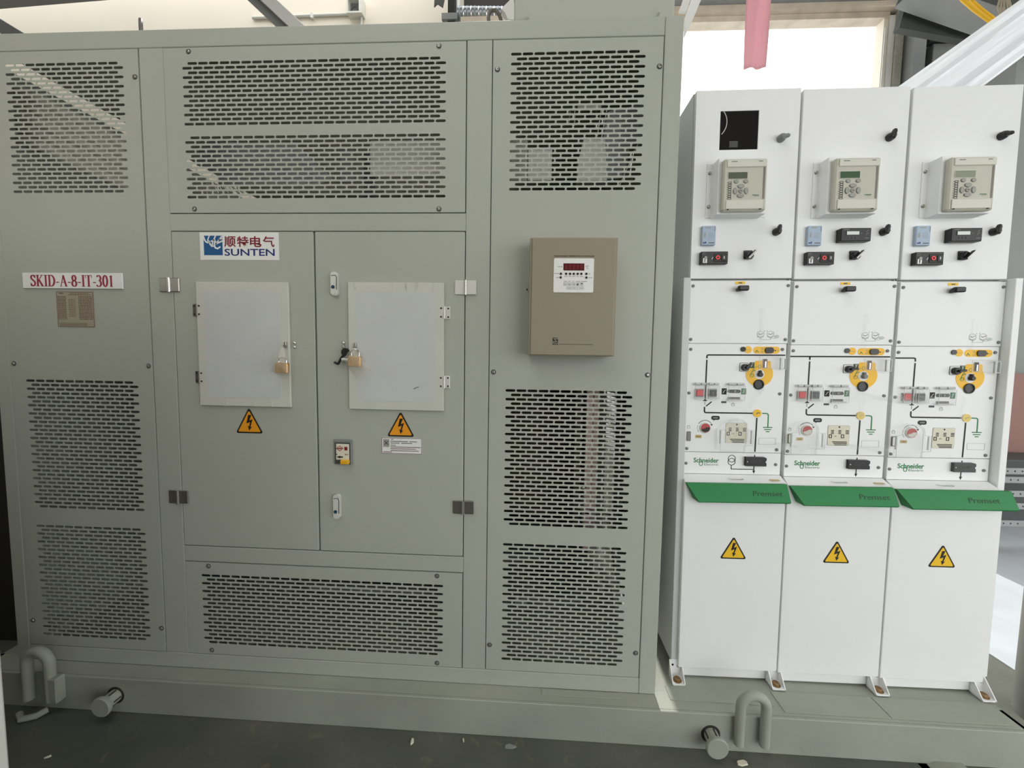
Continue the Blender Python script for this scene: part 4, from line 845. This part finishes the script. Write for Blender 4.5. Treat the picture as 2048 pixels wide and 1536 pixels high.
    for kx, kz, ra, rb in ((.1290, 1.8636, .0080, .0062), (.1620, 1.8636, .0080, .0062), (.1455, 1.8477, .0115, .0070), (.1455, 1.8155, .0115, .0070), (.1268, 1.8316, .0070, .0110), (.1643, 1.8316, .0070, .0110), (.1455, 1.8316, .0078, .0070)):
        b.disc(kx, kz, ra, yr-.0024, yr-.0002, 'mid_grey', 18, rz=rb); b.disc(kx, kz, ra-.0014, yr-.0030, yr-.0020, 'relay_key', 18, rz=rb-.0014)
    b.box(.1425, .1485, yr-.0035, yr-.0026, 1.8305, 1.8327, 'dark_grey'); b.build('keypad', do)
    b = MBz()
    for k in range(8): zz = 1.8600-k*.0076; b.stroke([(.1035, zz-.003), (.1130, zz-.003), (.1130, zz+.003), (.1035, zz+.003)], .0010, yr-.0012, yr-.0002, 'dark_grey', closed=True); b.disc(.1000, zz, .0012, yr-.0012, yr-.0002, 'dark_grey', 8)
    b.build('indicator_strip', do)
    # blue-grey module
    b = MBz(); b.box(.0435, .0930, y-.013, y-.0004, 1.6635, 1.7335, 'blue_box', .002); yy = y-.013
    b.rrect(.055, .075, 1.7245, 1.7285, .001, yy-.0005, yy+.0005, 'relay_key'); b.rrect(.0505, .0565, 1.6920, 1.7080, .001, yy-.0005, yy+.0005, 'relay_key'); b.box(.0480, .0535, yy-.0006, yy+.0003, 1.6700, 1.6740, 'navy_ink'); b.box(.0550, .0590, yy-.0006, yy+.0003, 1.6700, 1.6760, 'navy_ink'); b.box(.0680, .0880, yy-.0006, yy+.0003, 1.6705, 1.6730, 'dark_grey'); b.box(.0880, .0895, yy-.0006, yy+.0003, 1.712, 1.729, 'mid_grey')
    for k in range(5): b.box(.065, .083, yy-.0005, yy+.0003, 1.690+k*.004, 1.6908+k*.004, 'relay_key')
    b.build('signal_module', do, None, 'pale blue-grey plastic module')
    # push button station
    b = MBz(); yy = y-.020
    b.box(.0405, .1365, yy, y-.0004, 1.5942, 1.6390, 'black', .0015); b.box(.0860, .1330, yy-.002, yy, 1.6010, 1.6310, 'core', .001); b.box(.1125, .1290, yy-.004, yy-.002, 1.6050, 1.6270, 'black', .001); b.box(.1195, .1222, yy-.0046, yy-.0038, 1.6120, 1.6210, 'label_white')
    b.arc(.0985, 1.6165, .0055, 0, 2*PI, .0040, yy-.0046, yy-.0018, 'red_ring', 20); b.disc(.0985, 1.6165, .0030, yy-.0030, yy-.0018, 'core', 14)
    b.box(.0470, .0610, yy-.0018, yy, 1.5975, 1.6150, 'label_white'); b.text('1', .0520, .0548, 1.6000, 1.6120, yy-.0018, 'ink', .0004); b.disc(.0560, 1.6165, .0055, yy-.003, yy, 'relay_key', 16); b.stroke([(.0780, 1.6110), (.0825, 1.6185)], .0016, yy-.0008, yy+.0002, 'label_white')
    for k in range(2): b.box(.0430, .0560, yy-.0006, yy+.0003, 1.6330-k*.005, 1.6340-k*.005, 'mid_grey')
    b.build('button_station', do, None, 'black button box with a red ringed push button')
    # rotary switch
    b = MBz(); b.box(.2008, .2312, y-.006, y-.0004, 1.6145, 1.6456, 'black', .0015); b.lathe([(.0145, 0), (.0145, .010), (.0120, .014)], (.2165, y-.006, 1.6265), (0, -1, 0), 'black', 22)
    X = Matrix.Translation((.2165, y-.020, 1.6265+z0)) @ Matrix.Rotation(-.80, 4, 'Y')
    b.build('rotary_switch', do)
    MB().box(-.020, .020, -.012, 0, -.0030, .0030, 'black', .0015, X=X).box(-.018, .022, -.0135, -.0115, -.0010, .0010, 'steel', X=X).box(-.016, .020, -.010, -.002, -.0055, -.0035, 'steel', X=X).build('switch_lever', do)
    if i > 0:
        b = MBz(); yy = y-.026; b.box(.1500, .2540, yy, y-.0004, 1.6735, 1.7200, 'black', .002); b.box(.1670, .2130, yy-.0012, yy, 1.6945, 1.7090, 'dark_grey'); b.box(.1690, .2110, yy-.0018, yy-.0008, 1.6960, 1.7075, 'screen_white')
        for k in range(3): b.rrect(.1750+k*.012, .1820+k*.012, 1.6845, 1.6885, .0015, yy-.0012, yy+.0002, 'dark_grey')
        b.stroke([(.2350, 1.7040), (.2410, 1.7110), (.2430, 1.7110)], .0018, yy-.0008, yy+.0002, 'mid_grey'); b.stroke([(.2340, 1.6960), (.2440, 1.7030)], .0018, yy-.0008, yy+.0002, 'mid_grey'); b.box(.158, .178, yy-.0006, yy+.0002, 1.7130, 1.7150, 'mid_grey'); b.disc(.2200, 1.7010, .0018, yy-.0006, yy+.0002, 'mid_grey', 10); b.box(.232, .246, yy-.0006, yy+.0002, 1.6830, 1.6850, 'mid_grey')
        b.build('panel_meter', do, None, 'black panel meter with a pale screen')
# clear tape strips and stretch film left on the mimic panels
tapes = [(0, .2672, .2830, 1.300, 1.438, 0.0), (1, .2650, .2790, 1.290, 1.420, .0), (2, .2660, .2800, 1.295, 1.405, .0), (0, .262, .274, 1.060, 1.150, .55), (1, .268, .283, 1.045, 1.115, .10), (2, .255, .268, 1.035, 1.120, .15)]
names = ['clear tape strip on the upper panel of the left cubicle', 'clear tape strip on the upper panel of the middle cubicle', 'clear tape strip on the upper panel of the right cubicle', 'clear tape strip slanting below the yellow disc of the left cubicle', 'clear tape strip below the yellow disc of the middle cubicle', 'clear tape strip below the yellow disc of the right cubicle']
for (i, xa, xb, za, zb, ang), nm in zip(tapes, names):
    xc, zc = (xa+xb)/2, (za+zb)/2; ln = zb-za; vs = []; fs = []
    for k in range(9):
        t = -ln/2+ln*k/8; q = .0015*math.sin(k*2.1+i)
        for u in (-1, 1): vs.append((u*(xb-xa)/2*math.cos(ang)+t*math.sin(ang), -q, -u*(xb-xa)/2*math.sin(ang)+t*math.cos(ang)))
    for k in range(8): fs.append([2*k, 2*k+1, 2*k+3, 2*k+2])
    o = MB().add(vs, fs, 'film').build('tape_strip', None, None); X0 = XS0+.375*i+xc+LEAN*zc
    o.location = (X0, Mp-.0062, zc); tag(o, nm, 'tape', 'leftover tape on the cubicles')

def film_band(P0, P1, hw, label, seed):
    rnd = random.Random(seed); vs = []; fs = []; n = 18
    for k in range(n+1):
        t = k/n; x = P0[0]+(P1[0]-P0[0])*t; z = P0[1]+(P1[1]-P0[1])*t+.004*math.sin(t*9+seed); h = hw*(.7+.6*rnd.random())
        for j in range(4): vs.append((x, Mp-.030-.004*math.sin(j*1.9+k*.7)-.003*rnd.random(), z-h/2+h*j/3))
    for k in range(n):
        for j in range(3): a = k*4+j; fs.append([a, a+1, a+5, a+4])
    o = MB().add(vs, fs, 'film').build('stretch_film', None, ((P0[0]+P1[0])/2, Mp-.03, (P0[1]+P1[1])/2)); tag(o, label, 'film', 'stretch film across the cubicles')
film_band((.70, 1.118), (.99, 1.112), .020, 'torn band of clear film across the middle and right cubicles, level with the push buttons', 1)
film_band((.39, .930), (.86, .925), .020, 'torn band of clear film across the cubicles, level with the instruction cards', 2)
# ================================================================== background things
bx = MB().box(-.5655, -.0230, .03, .9, ZT+.001, 3.25, 'grey_paint', .004); rt = thing('cable_duct', 'grey-green metal duct rising from the enclosure roof', 'duct', (-.29, .45, ZT)); Q = Under(rt)
Q.part(bx, 'duct_body')
Q.part(MB().box(-.515, -.511, .004, .03, ZT+.001, ZT+.03, 'grey_paint').prism([(-.085, ZT+.001), (-.062, ZT+.001), (-.070, ZT+.035)], .018, .0295, 'grey_paint'), 'fixing_bracket')
def simple(mb, name, label, cat, loc, group=None):
    o = mb.build(name, None, loc); return tag(o, label, cat, group)
# white straps left of the window
b = MB().prism([(.178, 2.872), (.1955, 2.930), (.2285, 3.02), (.262, 3.02), (.208, 2.868)], .60, .615, 'label_white'); simple(b, 'metal_strip', 'pale slanting strip beside the duct, left of the window', 'strip', (.2, .6, 2.9), 'pale strips left of the window')
b = MB().prism([(.2113, 2.770), (.2120, 2.860), (.2640, 3.02), (.3160, 3.02), (.2387, 2.828)], .62, .632, 'label_white'); simple(b, 'metal_strip', 'wider pale slanting strip touching the window glare', 'strip', (.25, .62, 2.9), 'pale strips left of the window')
# red banner
vs = []; fs = []; n = 14
for k in range(n+1):
    z = 3.58-(3.58-3.078)*k/n; wd = .155-.03*k/n
    for j in range(9): u = j/8; vs.append((.809+.012*k/n+(.0 if k < 9 else .0)+wd*u, 1.30+.012*math.sin(u*9+k*.15), z))
for k in range(n):
    for j in range(8): a = k*9+j; fs.append([a, a+1, a+10, a+9])
b = MB().add(vs, fs, 'banner_red'); o = simple(b, 'cloth_strip', 'faded red cloth strip hanging in front of the window', 'cloth', (.88, 1.3, 3.3))
m_ = o.modifiers.new('thickness', 'SOLIDIFY'); m_.thickness = .003
# plastic sheet at the top right
vs = []; fs = []; NA, NB = 16, 22
pa0, pa1 = Vector((1.26, .70, 2.575)), Vector((1.92, .70, 3.06)); pb0, pb1 = Vector((1.66, .72, 2.575)), Vector((2.10, .72, 2.915))
for k in range(NA+1):
    s_ = k/NA; A_ = pa0.lerp(pa1, s_); B_ = pb0.lerp(pb1, s_)
    for j in range(NB+1):
        t = j/NB; p_ = A_.lerp(B_, t); p_.y += .018*math.sin(t*13+s_*1.2)+.012*math.sin(t*29+1+s_*2)+.03*math.sin(t*3)
        vs.append(p_)
for k in range(NA):
    for j in range(NB): a = k*(NB+1)+j; fs.append([a, a+1, a+NB+2, a+NB+1])
simple(MB().add(vs, fs, 'plastic_sheet'), 'plastic_sheet', 'white translucent plastic sheet draped behind the right control cabinet', 'plastic sheet', (1.7, .7, 2.7))
# yellow cables, rope, braces, panel
b = MB().tube([(2.14, 1.4, 3.62), (2.186, 1.4, 3.535), (2.26, 1.4, 3.475), (2.3455, 1.4, 3.415), (2.42, 1.4, 3.36)], .011, 'cable_yellow', 10); simple(b, 'cable', 'lower yellow cable at the top right, above the plastic sheet', 'cable', (2.2, 1.4, 3.5), 'yellow cables at the top right')
b = MB().tube([(2.215, 1.41, 3.62), (2.2549, 1.41, 3.530), (2.315, 1.41, 3.48), (2.3737, 1.41, 3.438), (2.45, 1.41, 3.38)], .0095, 'cable_yellow', 10); simple(b, 'cable', 'upper yellow cable at the top right, above the plastic sheet', 'cable', (2.3, 1.41, 3.5), 'yellow cables at the top right')
b = MB()
for k in range(5): b.tube([(2.43+.012*k, 1.42, 3.56), (2.42+.02*k, 1.42, 3.50+.01*(k % 2)), (2.44+.014*k, 1.42, 3.45), (2.41+.015*k, 1.42, 3.42)], .005, 'rope', 6)
simple(b, 'rope', 'frayed pale rope end beside the yellow cables', 'rope', (2.44, 1.42, 3.48))
b = MB().box(0, .75, 1.55, 1.70, .006, .10, 'dark_steel', X=Matrix.Translation((2.02, 0, 3.735)) @ Matrix.Rotation(.345, 4, 'Y')).box(0, .75, 1.50, 1.70, -.004, .006, 'mid_steel', X=Matrix.Translation((2.02, 0, 3.735)) @ Matrix.Rotation(.345, 4, 'Y')).box(-.1, 1.2, 1.75, 1.8, .0, .6, 'dark_steel', X=Matrix.Translation((2.2, 0, 3.62)) @ Matrix.Rotation(.2, 4, 'Y'))
simple(b, 'steel_beam', 'dark steel beam sloping down at the top right, behind the yellow cables', 'beam', (2.3, 1.6, 3.7))
b = MB().box(0, .27, 2.52, 2.5995, 0, .04, 'mid_steel', X=Matrix.Translation((2.955, 0, 4.125)) @ Matrix.Rotation(-.76, 4, 'Y')); simple(b, 'steel_brace', 'small grey diagonal brace on the wall right of the window', 'brace', (3.05, 2.58, 4.2))
b = MB().tube([(2.9683, 2.59, 3.90), (2.9683, 2.59, 3.9693), (3.0192, 2.59, 4.095), (3.1134, 2.59, 4.2377), (3.2118, 2.59, 4.3057), (3.30, 2.59, 4.35)], .008, 'dark_steel', 8); simple(b, 'black_cable', 'thin dark cable hanging on the wall right of the window', 'cable', (3.1, 2.59, 4.1))
b = MB().box(3.03, 3.75, 2.52, 2.59, 3.30, 4.08, 'mid_grey', .004); simple(b, 'wall_panel', 'grey flat panel on the wall right of the window', 'panel', (3.4, 2.56, 3.3))
b = MB().box(3.0, 4.2, 2.48, 2.58, 4.10, 4.17, 'dark_steel', .004); simple(b, 'steel_rail', 'dark horizontal rail above the grey wall panel', 'rail', (3.6, 2.5, 4.1))
# top left: rafters, junction box, conduit
def rafter(p0, p1, hw, hh, mt, name, label):
    p0, p1 = Vector(p0), Vector(p1); d = (p1-p0); L_ = d.length; q_ = d.to_track_quat('X', 'Z').to_matrix().to_4x4()
    struct(MB().box(0, L_, -hw, hw, -hh, hh, mt, .003, X=Matrix.Translation(p0) @ q_), name, label)
rafter((-2.98, 1.86, 4.26), (-2.30, 1.74, 3.62), .03, .040, 'mid_steel', 'trim_3', 'grey side of the sloping roof beam at the top left')
rafter((-2.90, 1.78, 4.26), (-2.22, 1.66, 3.62), .03, .042, 'label_white', 'trim_4', 'pale flange of the sloping roof beam at the top left')
rafter((-5.4, 1.82, 4.06), (-3.0, 1.82, 4.17), .05, .035, 'mid_steel', 'trim_5', 'grey roof beam along the top left edge')
rafter((-5.1, 1.8, 4.00), (-4.45, 1.8, 3.62), .04, .05, 'mid_steel', 'trim_6', 'short sloping beam in the top left corner')
jb = thing('junction_box', 'white square junction box with a loop of wire on the cream wall', 'junction box', (-2.24, 2.58, 4.50)); J = Under(jb)
J.part(MB().box(-2.31, -2.175, 2.595, 2.6, 4.475, 4.625, 'insulator').box(-2.31, -2.295, 2.52, 2.595, 4.475, 4.625, 'insulator').box(-2.19, -2.160, 2.52, 2.595, 4.475, 4.625, 'insulator').box(-2.295, -2.19, 2.52, 2.595, 4.475, 4.49, 'insulator').box(-2.295, -2.19, 2.52, 2.595, 4.61, 4.625, 'insulator').box(-2.295, -2.19, 2.585, 2.594, 4.49, 4.61, 'mid_grey'), 'box')
J.part(MB().tube([(-2.285, 2.56, 4.495)]+[(-2.2425+.035*math.cos(PI-PI*k/10), 2.55, 4.51+.04*math.sin(PI-PI*k/10)) for k in range(11)]+[(-2.2, 2.56, 4.495)], .006, 'dark_grey', 8), 'wire_loop')
b = MB().cyl((-3.28, 2.585, 4.505), (-2.3105, 2.585, 4.515), .014, 'insulator', 10).cyl((-2.19, 2.58, 3.9), (-2.19, 2.58, 4.474), .012, 'insulator', 10); 
for x in (-2.68, -3.1): b.box(x-.015, x+.015, 2.57, 2.5985, 4.48, 4.53, 'insulator', .003)
simple(b, 'conduit', 'thin white conduit running along the cream wall', 'conduit', (-2.7, 2.58, 4.5))
b = MB().box(-1.262, -1.197, 2.17, 2.24, ZF, 5.0, 'black', .003).box(-1.31, -1.15, 2.15, 2.26, 4.10, 4.15, 'mid_steel'); simple(b, 'steel_column', 'black steel column behind the enclosure', 'column', (-1.23, 2.2, ZF))
b = MB().cyl((-1.180, 2.2, ZF), (-1.180, 2.2, 5.0), .0155, 'label_white', 14); simple(b, 'white_pipe', 'white vertical pipe next to the black column', 'pipe', (-1.18, 2.2, ZF))
b = MB().prism([(-1.385, 4.5), (-1.37, 4.30), (-1.375, 4.20), (-1.345, 4.225), (-1.30, 4.195), (-1.285, 4.26), (-1.30, 4.5)], 2.15, 2.16, 'dark_steel'); simple(b, 'torn_sheet', 'torn dark sheet hanging left of the black column', 'sheet', (-1.33, 2.15, 4.3))
b = MB().box(-1.145, -.60, 2.30, 2.50, 3.3, 5.0, 'core'); simple(b, 'dark_board', 'dark board right of the white pipe', 'panel', (-.87, 2.4, 3.3))
b = MB().cyl((-1.14, 2.0, 4.015), (-.70, 2.0, 4.000), .050, 'galvanised', 20)
for k in range(14): b.lathe([(.052, -.004), (.055, 0), (.052, .004)], (-1.12+k*.031, 2.0, 4.014-k*.001), (1, 0, 0), 'chrome' if k % 2 else 'galvanised', 20)
simple(b, 'flexible_duct', 'shiny silver duct lying between the column and the box duct', 'duct', (-.92, 2.0, 4.0))
b = MB().box(-1.10, -.70, 1.9, 1.95, 3.86, 3.915, 'wood'); simple(b, 'timber_batten', 'pale timber batten under the silver duct', 'batten', (-.9, 1.92, 3.88))
b = MB().prism([(-.715, 3.395), (-.655, 3.45), (-.640, 3.47), (-.628, 3.335), (-.640, 3.330), (-.675, 3.335), (-.690, 3.37)], 1.2, 1.26, 'label_white'); simple(b, 'white_bag', 'white plastic lump beside the duct on the roof', 'bag', (-.67, 1.2, 3.39))

# right side: post, slotted angles; left side: pillar
b = MB().lathe([(.105, 0), (.105, 3.4)], (1.562, .13, ZF+.001), (0, 0, 1), 'post_grey', 36); simple(b, 'steel_post', 'thick grey round post at the right edge beside the skid', 'post', (1.562, .13, ZF))
b = MB().box(-3.2, -1.705, -1.9, -.6, ZF, 2.0, 'pillar', .006); simple(b, 'concrete_pillar', 'pale rough pillar at the lower left edge', 'pillar', (-1.9, -.78, ZF))  # pillar stretched out of view to shade the lower left
def angle_bar(p0, p1, wd, flip, label, mt='mid_steel', group='slotted steel angles by the right wall'):
    p0, p1 = Vector(p0), Vector(p1); d = p1-p0; L_ = d.length
    zax = Vector((0, -1, 0)); xax = d.normalized(); yax = zax.cross(xax).normalized(); zax = xax.cross(yax)
    X = Matrix((xax, yax, zax)).transposed().to_4x4(); X = Matrix.Translation(p0) @ X
    b = MB().box(0, L_, 0, wd, 0, .003, mt, 0, X=X).box(0, L_, 0, .003, -wd, 0, mt, 0, X=X)
    n_ = int(L_/.05)
    for k in range(n_): b.prism([(.02+k*.05+.006*math.cos(-a*PI/4), 0+.006*math.sin(-a*PI/4)) for a in range(8)], -.0005, .0005, 'ink', X=X @ Matrix.Translation((0, wd*.5, .0032)) @ Matrix.Rotation(PI/2, 4, 'X'))
    o = b.build('slotted_angle', None, None); me = o.data
    for v in me.vertices: v.co -= p0
    o.location = p0; tag(o, label, 'steel angle', group)
zz = [(.445, 'topmost lying slotted angle by the right wall'), (.375, 'second lying slotted angle from the top by the right wall'), (.265, 'third lying slotted angle from the top by the right wall'), (.165, 'fourth lying slotted angle from the top by the right wall'), (.025, 'lowest lying slotted angle by the right wall')]
for k, (z, lb) in enumerate(zz): angle_bar((2.60, 1.60+.02*k, z), (4.1, 1.60+.02*k, z+.02), .045, False, lb)
angle_bar((2.96, 1.98, ZF), (2.90, 2.05, 1.20), .05, False, 'upright slotted angle leaning by the right wall behind the lying ones')
angle_bar((2.80, 1.72, ZF+.002), (2.70, 1.72, .36), .05, False, 'short slanting slotted angle at the end of the lying stack')
b = MB().box(3.2, 4.2, 2.44, 2.48, ZF, 1.16, 'rust_red', .002); simple(b, 'rusty_plate', 'reddish plate standing by the right wall behind the slotted angles', 'plate', (3.4, 2.27, .45))
b = MB().box(2.75, 4.4, 2.10, 2.42, ZF, .44, 'dark_steel', .01); simple(b, 'steel_bundle', 'dark bundle of steel behind the lying slotted angles', 'steel bundle', (3.4, 2.25, ZF))
b = MB().box(-3.6, -2.66, .25, .9, ZF, 2.2, 'core', .004); simple(b, 'dark_gap_box', 'dark box added for the shade in the gap left of the grey enclosure', 'shade box', (-3.1, .6, ZF))  # added dark box stands in for the shade in this gap
# litter on the floor
def chip(x, y, s_, mt, label, name, seed, grp):
    rnd = random.Random(seed); n_ = 7; P = [(s_*(.6+.5*rnd.random())*math.cos(2*PI*k/n_), s_*.45*(.6+.5*rnd.random())*math.sin(2*PI*k/n_)) for k in range(n_)]
    vs = [(px, py, .001) for px, py in P]+[(px*.9, py*.9, .004+.003*rnd.random()) for px, py in P]; fs = [list(range(n_))[::-1], list(range(n_, 2*n_))]+[[k, (k+1) % n_, n_+(k+1) % n_, n_+k] for k in range(n_)]
    o = MB().add(vs, fs, mt).build(name); o.location = (x, y, ZF); o.rotation_euler = (0, 0, rnd.uniform(0, 3)); tag(o, label, 'litter', grp)
G = 'bits of litter on the floor'
chip(-.8808, -.112, .016, 'card', 'curled white scrap on the floor below the middle of the skid', 'paper_scrap', 1, G)
chip(-.5317, -.109, .022, 'mid_grey', 'flat grey flake on the floor in front of the skid', 'paint_flake', 2, G)
chip(.2641, -.112, .028, 'card', 'pale scrap on the floor near the right lifting lug', 'paper_scrap', 3, G)
chip(-.70, -.095, .008, 'card', 'tiny pale chip on the floor beside the curled scrap', 'paint_flake', 4, G)
chip(-2.09, -.248, .010, 'card', 'tiny white chip on the dark floor at the lower left', 'paint_flake', 5, G)
b = MB().tube([(-2.375, -.115, ZF+.012), (-2.34, -.135, ZF+.012), (-2.30, -.120, ZF+.014), (-2.285, -.095, ZF+.018)], .011, 'skid_paint', 10); simple(b, 'shackle', 'curved grey shackle on the floor under the left lifting lug', 'shackle', (-2.33, -.12, ZF))
